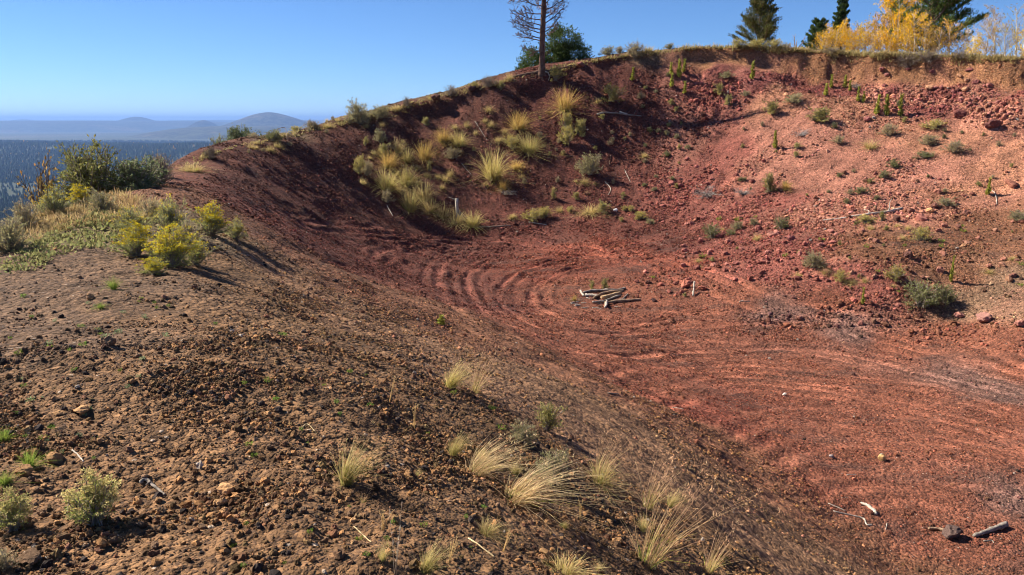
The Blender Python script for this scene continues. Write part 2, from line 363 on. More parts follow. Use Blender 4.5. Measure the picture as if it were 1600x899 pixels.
# tyre ruts
H1 = sampler(Z)
TRACKS = [
    ([(1600, 575), (1480, 530), (1340, 490), (1200, 462), (1090, 418), (980, 392), (860, 384), (740, 376), (630, 366), (540, 352), (450, 336)], 1.0),
    ([(1600, 592), (1460, 552), (1300, 512), (1160, 480), (1060, 440), (960, 404), (860, 396), (760, 390), (640, 378), (520, 362)], 0.8),
    ([(1010, 400), (920, 398), (850, 412), (800, 430), (778, 455), (790, 485), (840, 512), (930, 522), (1050, 515), (1200, 507), (1400, 540), (1600, 605)], 1.0),
    ([(960, 412), (900, 420), (850, 440), (830, 462), (845, 485), (910, 505), (1040, 500)], 1.0),
    ([(800, 392), (740, 394), (700, 406), (684, 430), (690, 460), (720, 490), (780, 520), (860, 545), (960, 555), (1100, 548), (1300, 552), (1600, 622)], 0.9),
    ([(640, 382), (598, 392), (580, 404), (584, 418)], 1.0),
    ([(690, 384), (650, 392), (620, 402), (600, 412)], 0.7),
    ([(520, 410), (600, 440), (680, 480), (760, 530), (840, 566), (950, 590)], 0.8),
    ([(880, 580), (1000, 575), (1150, 570), (1300, 585), (1450, 600), (1600, 650)], 0.7),
    ([(950, 610), (1100, 590), (1250, 600), (1400, 625), (1600, 680)], 0.8),
    ([(1000, 635), (1130, 612), (1280, 622), (1450, 650), (1600, 700)], 0.8),
    ([(1080, 690), (1200, 660), (1350, 668), (1500, 690), (1600, 712)], 0.6),
    ([(1150, 720), (1300, 700), (1450, 715), (1600, 748)], 0.5),
    ([(1180, 760), (1300, 742), (1450, 752), (1600, 780)], 0.6),
    ([(1120, 470), (1250, 490), (1400, 528), (1600, 588)], 0.8), ([(1040, 485), (1180, 497), (1350, 530), (1600, 614)], 0.8), ([(1000, 528), (1150, 536), (1320, 565), (1600, 634)], 0.8), ([(960, 583), (1100, 577), (1280, 592), (1440, 612), (1600, 664)], 0.7), ([(1000, 605), (1150, 600), (1300, 612), (1600, 690)], 0.7), ([(1060, 660), (1200, 640), (1400, 650), (1600, 686)], 0.7), ([(1120, 700), (1260, 680), (1450, 695), (1600, 725)], 0.6), ([(1200, 780), (1350, 760), (1600, 800)], 0.5),
    ([(470, 350), (560, 362), (660, 374), (780, 384), (880, 392)], 0.8), ([(700, 372), (800, 380), (900, 392), (1000, 398), (1100, 430)], 0.8), ([(760, 410), (730, 430), (735, 460), (760, 490), (820, 520)], 0.8), ([(880, 430), (850, 452), (862, 475), (900, 490)], 0.8),
    ([(1250, 805), (1400, 785), (1600, 815)], 0.5),
    ([(800, 372), (860, 380), (920, 386), (960, 400)], 1.3), ([(830, 420), (880, 405), (930, 400), (965, 404)], 1.3),
]
IX = np.nonzero((XS > -14) & (XS < 26))[0]; JX = np.nonzero((YS > 8) & (YS < 40))[0]
sub = np.ix_(IX, JX)
xs_, ys_ = X[sub], Y[sub]
RUT = np.zeros(xs_.shape); LINE = np.zeros(xs_.shape); PACK = np.zeros(xs_.shape)
wob = 0.10 * fbm(xs_ / 1.3, ys_ / 1.3, 51, 2)
for pts, amp in TRACKS:
    P = np.array([hit(H1, u, v) for u, v in pts])
    # smooth the line
    t = np.linspace(0, len(P) - 1, len(P) * 6)
    i = np.clip(t.astype(int), 0, len(P) - 2); f = (t - i)[:, None]
    p0 = P[np.clip(i - 1, 0, None)]; p1 = P[i]; p2 = P[i + 1]; p3 = P[np.clip(i + 2, None, len(P) - 1)]
    S = 0.5 * (2 * p1 + (p2 - p0) * f + (2 * p0 - 5 * p1 + 4 * p2 - p3) * f ** 2 + (3 * p1 - p0 - 3 * p2 + p3) * f ** 3)
    best = np.full(xs_.shape, 9.0)
    for a, b in zip(S[:-1], S[1:]):
        i0, i1 = np.searchsorted(XS[IX], (min(a[0], b[0]) - 1.2, max(a[0], b[0]) + 1.2)); j0, j1 = np.searchsorted(YS[JX], (min(a[1], b[1]) - 1.2, max(a[1], b[1]) + 1.2))
        if i1 <= i0 or j1 <= j0:
            continue
        e = b - a; l2 = e @ e + 1e-9
        gx1 = xs_[i0:i1, j0:j1]; gy1 = ys_[i0:i1, j0:j1]
        k = np.clip(((gx1 - a[0]) * e[0] + (gy1 - a[1]) * e[1]) / l2, 0, 1)
        dd = np.hypot(gx1 - a[0] - k * e[0], gy1 - a[1] - k * e[1])
        best[i0:i1, j0:j1] = np.minimum(best[i0:i1, j0:j1], dd)
    dd = best + wob
    gate = 0.40 + 0.60 * sstep(-0.35, 0.35, noise(xs_ / 2.6, ys_ / 2.6, 54 + len(pts)))
    RUT += amp * gate * (-0.060 * np.exp(-(dd / 0.10) ** 2) + 0.055 * np.exp(-((np.abs(dd) - 0.22) / 0.08) ** 2) - 0.035 * np.exp(-((np.abs(dd) - 0.46) / 0.09) ** 2) + 0.020 * np.exp(-((np.abs(dd) - 0.66) / 0.09) ** 2))
    PACK = np.maximum(PACK, amp * gate * np.exp(-(dd / 0.15) ** 2)); LINE += amp * gate * np.cos(dd * 13.0) * np.exp(-np.abs(dd) / 0.8) * (best < 2)
RUT = np.tanh(RUT / 0.07) * 0.060 * (0.22 + 0.45 * sstep(14, 22, ys_) + 0.60 * sstep(23, 27, ys_)) * (0.35 + 0.65 * sstep(-6.0, -3.0, xs_)) * (1 + 0.6 * fbm(xs_ / 0.8, ys_ / 0.8, 53, 2))
Z[sub] += RUT
PK = np.zeros(Z.shape); PK[sub] = PACK
LN = np.zeros(Z.shape); LN[sub] = np.tanh(LINE)
H = sampler(Z)


def at(u, v):
    x, y = hit(H, u, v)
    return x, y, float(H(x, y))


def normal_at(x, y, e=0.12):
    n = Vector((-(float(H(x + e, y)) - float(H(x - e, y))) / (2 * e), -(float(H(x, y + e)) - float(H(x, y - e))) / (2 * e), 1.0))
    return n.normalized()


# ------------------------------------------------------------------ node helpers and mesh helpers
def new_mat(name, rough=0.95):
    m = bpy.data.materials.new(name)
    m.use_nodes = True
    b = m.node_tree.nodes['Principled BSDF']
    b.inputs['Roughness'].default_value = rough
    b.inputs['Specular IOR Level'].default_value = 0.2
    return m, m.node_tree, b


class NT:
    def __init__(self, nt):
        self.nt = nt

    def n(self, t, **kw):
        o = self.nt.nodes.new(t)
        for k, v in kw.items():
            setattr(o, k, v)
        return o

    def l(self, a, b):
        self.nt.links.new(a, b)

    def val(self, sock, v):
        if hasattr(v, 'is_output'):
            self.l(v, sock)
        else:
            sock.default_value = v

    def math(self, op, a, b=0.0, clamp=False):
        o = self.n('ShaderNodeMath', operation=op); o.use_clamp = clamp
        self.val(o.inputs[0], a); self.val(o.inputs[1], b)
        return o.outputs[0]

    def noise(self, co, scale, detail=4, rough=0.55):
        o = self.n('ShaderNodeTexNoise'); o.inputs['Scale'].default_value = scale; o.inputs['Detail'].default_value = detail; o.inputs['Roughness'].default_value = rough
        self.l(co, o.inputs['Vector'])
        return o

    def vor(self, co, scale, feature='F1'):
        o = self.n('ShaderNodeTexVoronoi', feature=feature); o.inputs['Scale'].default_value = scale
        self.l(co, o.inputs['Vector'])
        return o

    def ramp(self, f, stops):
        o = self.n('ShaderNodeMapRange'); o.interpolation_type = 'SMOOTHSTEP'
        self.l(f, o.inputs[0])
        for i, s in enumerate(stops):
            o.inputs[i + 1].default_value = s
        return o.outputs[0]

    def mul(self, col, f):
        o = self.n('ShaderNodeMix', data_type='RGBA', blend_type='MULTIPLY'); o.inputs[0].default_value = 1.0
        self.l(col, o.inputs[6]); self.val(o.inputs[7], f)
        return o.outputs[2]

    def mix(self, f, a, b):
        o = self.n('ShaderNodeMix', data_type='RGBA')
        self.val(o.inputs[0], f)
        for s, v in ((o.inputs[6], a), (o.inputs[7], b)):
            if hasattr(v, 'is_output'):
                self.l(v, s)
            else:
                s.default_value = (*v, 1.0)
        return o.outputs[2]


def mesh_tri(name, V, T, C=None, smooth=False, col_name='col'):
    """a mesh from vertex and triangle arrays, with an optional colour per vertex"""
    V = np.asarray(V, np.float32); T = np.asarray(T, np.int32)
    me = bpy.data.meshes.new(name)
    me.vertices.add(len(V)); me.vertices.foreach_set('co', V.ravel())
    me.loops.add(T.size); me.loops.foreach_set('vertex_index', T.ravel())
    me.polygons.add(len(T))
    me.polygons.foreach_set('loop_start', np.arange(0, T.size, T.shape[1], dtype=np.int32))
    me.polygons.foreach_set('loop_total', np.full(len(T), T.shape[1], np.int32))
    if smooth:
        me.polygons.foreach_set('use_smooth', np.ones(len(T), bool))
    me.update(calc_edges=True)
    if C is not None:
        a = me.attributes.new(col_name, 'FLOAT_COLOR', 'POINT')
        a.data.foreach_set('color', np.concatenate([np.asarray(C, np.float32), np.ones((len(V), 1), np.float32)], 1).ravel())
    return me


def link(name, me, mat=None, parent=None, loc=(0, 0, 0)):
    o = bpy.data.objects.new(name, me)
    COL.objects.link(o)
    if mat is not None and len(me.materials) == 0:
        me.materials.append(mat)
    o.parent = parent
    o.location = loc
    return o


def tag(o, label=None, cat=None, group=None, kind=None):
    if label: o['label'] = label
    if cat: o['category'] = cat
    if group: o['group'] = group
    if kind: o['kind'] = kind
    return o


# ------------------------------------------------------------------ ground
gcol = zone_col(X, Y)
farm = sstep(40, 110, np.maximum(np.abs(X - 8), np.abs(Y - 24)))[..., None]
far_base = np.empty(X.shape + (3,)); far_base[:] = (0.035, 0.050, 0.026)
clear = (sstep(0.35, 0.75, fbm(X / 1500.0, Y / 520.0, 61, 4, 0.6)) * (0.15 + 0.85 * sstep(4500, 6500, Y)))[..., None]
clear = clear * 0.22
far_base = far_base * (1 - clear) + np.array((0.22, 0.17, 0.095)) * clear
hill_dirt = np.array((0.12, 0.10, 0.06))
nearhill = sstep(900, 300, rad)[..., None]
far_base = far_base * (1 - nearhill) + hill_dirt * nearhill
gcol = gcol * (1 - farm) + far_base * farm
rimtan = (sstep(-0.15, 0.05, SD) * (1 - sstep(0.22, 0.55, SD + 0.45 * noise(X / 0.9, Y / 0.9, 38) + 0.35 * noise(X / 3.0, Y / 3.0, 39))) * sstep(7, 11, X))[..., None]
gcol = gcol * (1 - rimtan) + np.array(SOIL['tan']) * rimtan
# fine, paler dust where wheels have run; coarse dark cinders elsewhere on the floor
dust = np.clip(PK, 0, 1)[..., None]
gcol = gcol * (1 + 0.32 * dust) * (1 + 0.26 * LN[..., None])
coarse = (0.72 + 0.5 * sstep(-0.5, 0.6, fbm(X / 0.8, Y / 0.8, 71, 3)))[..., None]
gcol = gcol * (1 - NEAR[..., None] * m_slope[..., None] * 0.5 * (1 - coarse))
# drifts of darker, coarser cinders across the floor
drift = (sstep(0.05, 0.75, fbm((X + 0.35 * Y) / 3.2, (Y - 0.22 * X) / 0.75, 57, 4, 0.6)) * m_floor * (1 - 0.7 * np.clip(PK, 0, 1)))[..., None]
gcol = gcol * (1 - 0.5 * drift) + np.array((0.070, 0.042, 0.034)) * 0.5 * drift
# streaks of sifted sand on the slopes
stf = fbm(SS / 0.42, RR / 7.0, 46, 3)
stb = fbm(BS / 0.34, BL / 6.0, 47, 3)
band = sstep(-1.2, 1.0, X + 0.16 * (Y - 10)) * sstep(5.5, 3.5, X) * sstep(4, 7, Y) * sstep(24, 18, Y)     # the smooth bank above the floor
stf = stf * (1 - band) + stb * band
Sm = (m_slope * NEAR * np.maximum(0.55, band))[..., None]
gcol = gcol * (1 + (0.36 * sstep(0.1, 0.8, stf) - 0.32 * sstep(-0.1, -0.8, stf))[..., None] * Sm)
pinkw = (m_scree * m_slope)[..., None]
fan = sstep(0.0, 0.7, fbm(SS / 1.3, RR / 9.0, 48, 3))[..., None]
gcol = gcol * (1 - pinkw * fan * 0.5) + np.array((0.36, 0.155, 0.108)) * pinkw * fan * 0.5
gidx = (np.arange(NX)[:, None] * NY + np.arange(NY)[None, :])
quads = np.stack([gidx[:-1, :-1], gidx[1:, :-1], gidx[1:, 1:], gidx[:-1, 1:]], -1).reshape(-1, 4)
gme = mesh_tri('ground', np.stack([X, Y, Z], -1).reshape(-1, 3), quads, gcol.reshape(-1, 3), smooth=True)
ga = gme.attributes.new('gravel', 'FLOAT', 'POINT')
ga.data.foreach_set('value', np.clip(1 - 0.75 * PK - 0.35 * m_path - 0.5 * band * (0.4 + 0.6 * sstep(-0.3, 0.3, stb)), 0, 1).astype(np.float32).ravel())
ga = gme.attributes.new('near', 'FLOAT', 'POINT')
ga.data.foreach_set('value', (1 - farm[..., 0]).astype(np.float32).ravel())

gm, nt, bsdf = new_mat('cinder_ground', 0.97)
k = NT(nt)
geo = k.n('ShaderNodeNewGeometry').outputs['Position']
vc = k.n('ShaderNodeAttribute', attribute_name='col').outputs['Color']
gr = k.n('ShaderNodeAttribute', attribute_name='gravel').outputs['Fac']
nr = k.n('ShaderNodeAttribute', attribute_name='near').outputs['Fac']
n1 = k.noise(geo, 0.9, 6, 0.62).outputs[0]
n2 = k.noise(geo, 9.0, 5, 0.7).outputs[0]
n3 = k.noise(geo, 60.0, 3, 0.7).outputs[0]
v1 = k.vor(geo, 22.0); v2 = k.vor(geo, 60.0); v3 = k.vor(geo, 8.5)
c = k.mul(vc, k.ramp(n1, (0.25, 0.75, 0.72, 1.30)))
c = k.mul(c, k.ramp(n2, (0.25, 0.75, 0.70, 1.30)))
c = k.mul(c, k.ramp(n3, (0.2, 0.8, 0.68, 1.28)))
hs = k.n('ShaderNodeSeparateColor'); k.l(v1.outputs['Color'], hs.inputs[0])
c = k.mul(c, k.ramp(hs.outputs[0], (0.0, 1.0, 0.66, 1.34)))
# odd pale and black grains
pale = k.math('MULTIPLY', k.math('GREATER_THAN', hs.outputs[1], 0.965), k.math('LESS_THAN', v1.outputs['Distance'], 0.30))
c = k.mix(k.math('MULTIPLY', pale, k.math('MULTIPLY', gr, 0.7)), c, (0.42, 0.34, 0.27))
hs3 = k.n('ShaderNodeSeparateColor'); k.l(v2.outputs['Color'], hs3.inputs[0])
blk = k.math('GREATER_THAN', hs3.outputs[1], 0.80)
c = k.mix(k.math('MULTIPLY', blk, k.math('MULTIPLY', gr, 0.55)), c, (0.035, 0.022, 0.018))
k.l(c, bsdf.inputs['Base Color'])
h = k.math('ADD', k.math('MULTIPLY', k.math('SUBTRACT', 1.0, v1.outputs['Distance']), 0.9), k.math('MULTIPLY', k.math('SUBTRACT', 1.0, v2.outputs['Distance']), 0.35))
h = k.math('ADD', h, k.math('MULTIPLY', n2, 1.4))
h = k.math('ADD', h, k.math('MULTIPLY', k.math('SUBTRACT', 1.0, v3.outputs['Distance']), 1.1))
h = k.math('MULTIPLY', h, k.math('ADD', 0.25, k.math('MULTIPLY', gr, 0.75)))
bp = k.n('ShaderNodeBump'); bp.inputs['Distance'].default_value = 0.045
k.l(k.math('MULTIPLY', nr, 0.75), bp.inputs['Strength']); k.l(h, bp.inputs['Height']); k.l(bp.outputs[0], bsdf.inputs['Normal'])
ground = tag(link('ground', gme, gm), 'red and brown volcanic cinder ground of an old cinder pit with tyre ruts', 'ground', kind='structure')

# ------------------------------------------------------------------ the far country: cinder cones, forest, haze
def hill(name, label, u, dist, top_v, half_px, seed, sharp=1.0, flat=0, col=(0.035, 0.050, 0.028)):
    rx, rz = ray(u, top_v)
    cx0, cy0 = rx * dist, dist
    top = EYE + rz * dist
    R_ = half_px / F * dist
    n = 72; m = 26
    a = np.linspace(0, 2 * np.pi, n, endpoint=False); r = np.linspace(0, 1.0, m)
    RRr, AA = np.meshgrid(r, a, indexing='ij')
    x = cx0 + RRr * R_ * np.cos(AA); y = cy0 + RRr * R_ * np.sin(AA) * 0.8
    cosp = lambda q, e: 0.5 + 0.5 * np.cos(np.pi * np.clip(q, 0, 1) ** e)
    prof = 0.90 * cosp(RRr, 0.75) * sharp + (1 - 0.90 * sharp) * cosp(RRr / 0.42, 1.25)
    if flat:
        prof = cosp(RRr, flat)
    base = PLAIN - 30
    z = base + (top - base) * prof * (1 + 0.06 * fbm(x / (R_ * 0.35), y / (R_ * 0.35), seed, 3) * (1 - prof) * 2)
    idx = np.arange(m * n).reshape(m, n)
    q = np.stack([idx[:-1], np.roll(idx, -1, 1)[:-1], np.roll(idx, -1, 1)[1:], idx[1:]], -1).reshape(-1, 4)
    nn = fbm(x / (R_ * 0.2), y / (R_ * 0.1), seed + 5, 3)
    cc = np.array(col)[None, None] * (1 + 0.25 * nn[..., None])
    op = 0.45 * sstep(0.35, 0.8, fbm(x / (R_ * 0.25), y / (R_ * 0.16), seed + 9, 3))[..., None] * 0.8
    cc = (cc * (1 - op) + np.array((0.20, 0.13, 0.08)) * op) * 0.7
    o = link(name, mesh_tri(name, np.stack([x, y, z], -1).reshape(-1, 3), q, np.clip(cc, 0.01, 1).reshape(-1, 3), smooth=True), far_mat)
    return tag(o, label, 'hill', kind='structure')


far_mat, nt, bsdf = new_mat('forested_hill', 1.0)
k = NT(nt)
geo = k.n('ShaderNodeNewGeometry').outputs['Position']
vc = k.n('ShaderNodeAttribute', attribute_name='col').outputs['Color']
c = k.mul(vc, k.ramp(k.noise(geo, 0.010, 8, 0.75).outputs[0], (0.35, 0.65, 0.35, 1.8)))
k.l(c, bsdf.inputs['Base Color'])
hill('hill', 'low round cinder cone on the horizon at the far left', 36, 26000, 186.5, 110, 101, 0.93)
hill('hill', 'blue wooded cinder cone on the horizon above the dark shrub', 213, 17000, 182.5, 120, 102, 0.88)
hill('hill', 'largest blue cinder cone rising behind the crest junipers', 420, 11500, 175.5, 190, 103, 0.90, 0, (0.060, 0.062, 0.036))
hill('hill', 'long flat wooded rise along the horizon on the left', 90, 33000, 188.5, 260, 104, 1.0)
hill('hill', 'low wooded shoulder left of the largest cone', 318, 12500, 188, 80, 105, 0.9, 0, (0.055, 0.058, 0.034))
hill('hill', 'flat distant rise behind the largest cone', 520, 26000, 187.5, 420, 106, 1.0, 3.0)
hill('hill', 'broad dark wooded plateau filling the horizon left of the cones', 110, 17000, 188.6, 360, 107, 1.0, 3.0)
hill('hill', 'dark wooded slope below the largest cone', 430, 9500, 197, 260, 108, 1.0, 2.2, (0.045, 0.052, 0.030))

rf = np.random.default_rng(55)
# forest on the plain: denser towards the viewer so that every stretch in sight is wooded
d_ = 900 * (7200 / 900.0) ** rf.uniform(0, 1, 90000)
a_ = rf.uniform(-0.82, -0.12, len(d_))
fx_, fy_ = a_ * d_, d_
keep = fbm(fx_ / 420.0, fy_ / 420.0, 81, 3) > -0.75
bare = sstep(2600, 2300, fy_ + 0.35 * fx_ + 500) * sstep(-900, -1500, fx_) > 0.5      # a burnt, nearly treeless patch at the far left
keep &= ~(bare & (rf.uniform(size=len(d_)) > 0.12))
fx_, fy_, d_ = fx_[keep], fy_[keep], d_[keep]
fz_ = H(fx_, fy_)
fh = rf.uniform(7, 15, len(fx_)) * np.clip(d_ / 2500, 1, 1.25)
fcol = np.array((0.034, 0.054, 0.030))[None] * rf.uniform(0.55, 1.5, (len(fx_), 1)) * rf.uniform(0.85, 1.15, (len(fx_), 3))
gold = rf.uniform(size=len(fx_)) < 0.012
fcol[gold] = (0.40, 0.22, 0.03)


def point_cloud_mesh(name, P, scale, rot, col, var=None):
    me = bpy.data.meshes.new(name)
    me.vertices.add(len(P)); me.vertices.foreach_set('co', np.asarray(P, np.float32).ravel())
    for nme, tp, arr, key in (('psc', 'FLOAT_VECTOR', scale, 'vector'), ('prot', 'FLOAT_VECTOR', rot, 'vector'), ('col', 'FLOAT_VECTOR', col, 'vector')):
        a = me.attributes.new(nme, tp, 'POINT'); a.data.foreach_set(key, np.asarray(arr, np.float32).ravel())
    if var is not None:
        a = me.attributes.new('pvar', 'INT', 'POINT'); a.data.foreach_set('value', np.asarray(var, np.int32))
    return me


def gn_tree(name, build):
    """instances of a small mesh made inside the node tree, one at every point of the object"""
    ng = bpy.data.node_groups.new(name, 'GeometryNodeTree')
    ng.interface.new_socket('Geometry', in_out='INPUT', socket_type='NodeSocketGeometry')
    ng.interface.new_socket('Geometry', in_out='OUTPUT', socket_type='NodeSocketGeometry')
    k = NT(ng)
    gi = k.n('NodeGroupInput'); go = k.n('NodeGroupOutput')
    iop = k.n('GeometryNodeInstanceOnPoints')
    k.l(gi.outputs[0], iop.inputs['Points'])
    inst = build(k)
    k.l(inst, iop.inputs['Instance'])

    def attr(nme, tp):
        a = k.n('GeometryNodeInputNamedAttribute', data_type=tp); a.inputs[0].default_value = nme
        return a.outputs[0]
    k.l(attr('psc', 'FLOAT_VECTOR'), iop.inputs['Scale'])
    e2r = k.n('FunctionNodeEulerToRotation'); k.l(attr('prot', 'FLOAT_VECTOR'), e2r.inputs[0]); k.l(e2r.outputs[0], iop.inputs['Rotation'])
    iop.inputs['Pick Instance'].default_value = True
    k.l(attr('pvar', 'INT'), iop.inputs['Instance Index'])
    k.l(iop.outputs[0], go.inputs[0])
    return ng


def inst_mat(name, grain=8.0, amount=0.35, translucent=0.0):
    m, nt, b = new_mat(name, 0.97)
    k = NT(nt)
    a = k.n('ShaderNodeAttribute', attribute_name='col', attribute_type='INSTANCER')
    tc = k.n('ShaderNodeTexCoord').outputs['Object']
    geo = k.n('ShaderNodeNewGeometry').outputs['Position']
    c = k.mul(a.outputs['Color'], k.ramp(k.noise(geo, grain, 4, 0.7).outputs[0], (0.25, 0.75, 1 - amount, 1 + amount)))
    k.l(c, b.inputs['Base Color'])
    if amount > 0.3:
        bp = k.n('ShaderNodeBump'); bp.inputs['Distance'].default_value = 0.01; bp.inputs['Strength'].default_value = 0.6
        k.l(k.noise(geo, grain * 3, 4, 0.7).outputs[0], bp.inputs['Height']); k.l(bp.outputs[0], b.inputs['Normal'])
    return m


m_far = inst_mat('far_pine', 0.3, 0.25)


def far_tree(k):
    j = k.n('GeometryNodeJoinGeometry')
    js = k.n('GeometryNodeJoinGeometry')
    for r, dep, z in ((0.20, 0.62, 0.08), (0.13, 0.55, 0.45)):
        cn = k.n('GeometryNodeMeshCone'); cn.inputs['Vertices'].default_value = 6
        cn.inputs['Radius Bottom'].default_value = r; cn.inputs['Depth'].default_value = dep
        tr = k.n('GeometryNodeTransform'); k.l(cn.outputs[0], tr.inputs[0]); tr.inputs['Translation'].default_value = (0, 0, z)
        k.l(tr.outputs[0], js.inputs[0])
    sm = k.n('GeometryNodeSetMaterial'); sm.inputs['Material'].default_value = m_far
    k.l(js.outputs[0], sm.inputs[0])
    gi = k.n('GeometryNodeGeometryToInstance'); k.l(sm.outputs[0], gi.inputs[0])
    return gi.outputs[0]


nf = len(fx_)
fme = point_cloud_mesh('forest', np.stack([fx_, fy_, fz_], -1), np.stack([fh * 1.7, fh * 1.7, fh * 0.95], -1), np.stack([0 * fx_, 0 * fx_, rf.uniform(0, 6.28, nf)], -1), fcol, np.zeros(nf))
forest = tag(link('forest', fme), 'dark green conifer forest covering the plain far below', 'forest', kind='stuff')
forest.modifiers.new('trees', 'NODES').node_group = gn_tree('far_trees', far_tree)

# haze: one even body of air round everything
HB = 46000.0
hz0, hz1 = float(Z.min()) - 1.0, 175.0
hv = [(sx * HB, sy * HB, z) for z in (hz0, hz1) for sx, sy in ((-1, -1), (1, -1), (1, 1), (-1, 1))]
hf = [(3, 2, 1, 0), (4, 5, 6, 7), (0, 1, 5, 4), (1, 2, 6, 5), (2, 3, 7, 6), (3, 0, 4, 7)]
hm = bpy.data.materials.new('haze'); hm.use_nodes = True
hn = hm.node_tree
for n_ in list(hn.nodes):
    if n_.type == 'BSDF_PRINCIPLED':
        hn.nodes.remove(n_)
pv = hn.nodes.new('ShaderNodeVolumePrincipled')
pv.inputs['Density'].default_value = 6.2e-5
pv.inputs['Color'].default_value = (0.23, 0.41, 0.82, 1)
pv.inputs['Anisotropy'].default_value = 0.2
hn.links.new(pv.outputs[0], [n_ for n_ in hn.nodes if n_.type == 'OUTPUT_MATERIAL'][0].inputs['Volume'])
hme = mesh_tri('haze', np.array(hv), np.array(hf))
haze = tag(link('haze', hme, hm), 'thin blue haze over the distant plain', 'haze', kind='stuff')

# ------------------------------------------------------------------ loose cinders (too many to count)
rg = np.random.default_rng(11)


def scatter(n, x0, x1, y0, y1, size, sig, smax, dens=None, colvar=0.45):
    x = rg.uniform(x0, x1, n); y = rg.uniform(y0, y1, n)
    if dens is not None:
        kp = rg.uniform(size=n) < dens(x, y)
        x, y = x[kp], y[kp]
    s = np.clip(size * np.exp(rg.normal(0, sig, len(x))), size * 0.3, smax)
    return x, y, s


def grid_of(M):
    Hm = sampler(M)
    return Hm


g_slope, g_floor, g_cliff, g_pk, g_path = grid_of(m_slope), grid_of(m_floor), grid_of(m_cliff), grid_of(PK), grid_of(m_path)
near_tri = lambda x, y: (np.abs(x) < 0.72 * y + 0.4)
sets = []
# clods and lapilli of the near slope
stm = lambda x, y: fbm((0.50 * x + 0.866 * y) / 0.34, (0.866 * x - 0.50 * y) / 6.0, 47, 3)
bankm = lambda x, y: sstep(-1.6, 0.4, x + 0.16 * (y - 10)) * sstep(4.5, 7, y)
fore_d = lambda x, y: near_tri(x, y) * (0.10 + 0.90 * sstep(-0.05, 0.6, fbm(x / 0.8, y / 0.7, 91, 3))) * (1 - 0.85 * g_path(x, y)) * (1 - bankm(x, y) * (1 - 0.35 * sstep(-0.1, -0.9, stm(x, y))))
sets.append(scatter(420000, -6.0, 4.5, 2.0, 7.0, 0.0042, 0.62, 0.022, fore_d))
sets.append(scatter(5500, -6.0, 4.5, 2.0, 8.0, 0.011, 0.35, 0.03, fore_d))
sets.append(scatter(260000, -9.0, 6.0, 7.0, 15.0, 0.0060, 0.56, 0.024, fore_d))
sets.append(scatter(70000, -9.0, 5.0, 11.0, 24.0, 0.0100, 0.45, 0.04, lambda x, y: near_tri(x, y) * (0.05 + 0.55 * sstep(0.0, -0.8, stm(x, y)))))
# pit floor
sets.append(scatter(110000, 2.0, 20.0, 8.5, 20.0, 0.0085, 0.45, 0.035, lambda x, y: near_tri(x, y) * (0.2 + 0.8 * sstep(-0.2, 0.6, fbm(x / 1.8, y / 0.7, 93, 3))) * (1 - 0.85 * g_pk(x, y))))
sets.append(scatter(90000, -9.0, 18.0, 20.0, 33.0, 0.0125, 0.45, 0.045, lambda x, y: near_tri(x, y) * (0.10 + 0.90 * sstep(-0.1, 0.6, fbm(x / 1.5, y / 1.0, 94, 3))) * (1 - 0.8 * g_pk(x, y))))
# walls and scree apron
scree_d = lambda x, y: near_tri(x, y) * sstep(4, 9, x + 0.25 * (y - 26)) * sstep(21, 26, y + 0.1 * x) * (0.06 + 0.94 * sstep(-0.25, 0.6, fbm(stream(x, y)[0] / 1.8, stream(x, y)[1] / 5.0, 95, 3)))
sets.append(scatter(120000, 3.0, 26.0, 21.0, 45.0, 0.019, 0.48, 0.10, scree_d))
sets.append(scatter(6500, 3.0, 26.0, 22.0, 40.0, 0.046, 0.35, 0.10, lambda x, y: scree_d(x, y) * (H(x, y) < 0.2)))
sets.append(scatter(100000, -12.0, 10.0, 30.0, 46.0, 0.019, 0.42, 0.07, lambda x, y: near_tri(x, y) * (0.12 + 0.88 * sstep(-0.2, 0.7, fbm(x / 1.6, y / 1.6, 96, 3)))))
sets.append(scatter(36000, -12.0, -2.0, 17.0, 34.0, 0.011, 0.45, 0.05, lambda x, y: near_tri(x, y) * g_slope(x, y) * (0.15 + 0.85 * sstep(-0.2, 0.7, fbm(x / 1.6, y / 1.6, 97, 3)))))
sets.append(scatter(60000, 8.0, 26.0, 32.0, 46.5, 0.032, 0.5, 0.13, lambda x, y: g_cliff(x, y) * (H(x, y) < 3.8)))
cxs = np.concatenate([s[0] for s in sets]); cys = np.concatenate([s[1] for s in sets]); csz = np.concatenate([s[2] for s in sets])
czs = H(cxs, cys) + csz * 0.25
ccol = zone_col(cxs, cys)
lum = rg.lognormal(-0.05, 0.42, (len(cxs), 1))
ccol = ccol * lum * rg.uniform(0.88, 1.12, (len(cxs), 3))
ochre = (rg.uniform(size=len(cxs)) < 0.16) & (cys < 14) & (cxs < 5)
ccol[ochre] = np.array((0.36, 0.185, 0.075)) * rg.uniform(0.6, 1.15, (ochre.sum(), 1))
blk_ = (rg.uniform(size=len(cxs)) < 0.13 * (1 - 0.8 * bankm(cxs, cys))) & (cys < 16)
ccol[blk_] = np.array((0.030, 0.022, 0.019)) * rg.uniform(0.6, 2.0, (blk_.sum(), 1))
gry = rg.uniform(size=len(cxs)) < 0.006
ccol[gry] = np.array((0.34, 0.28, 0.23)) * rg.uniform(0.6, 1.1, (gry.sum(), 1))
ccol = np.clip(ccol, 0.008, 0.6)
m_peb = inst_mat('cinder_grain', 45.0, 0.4)


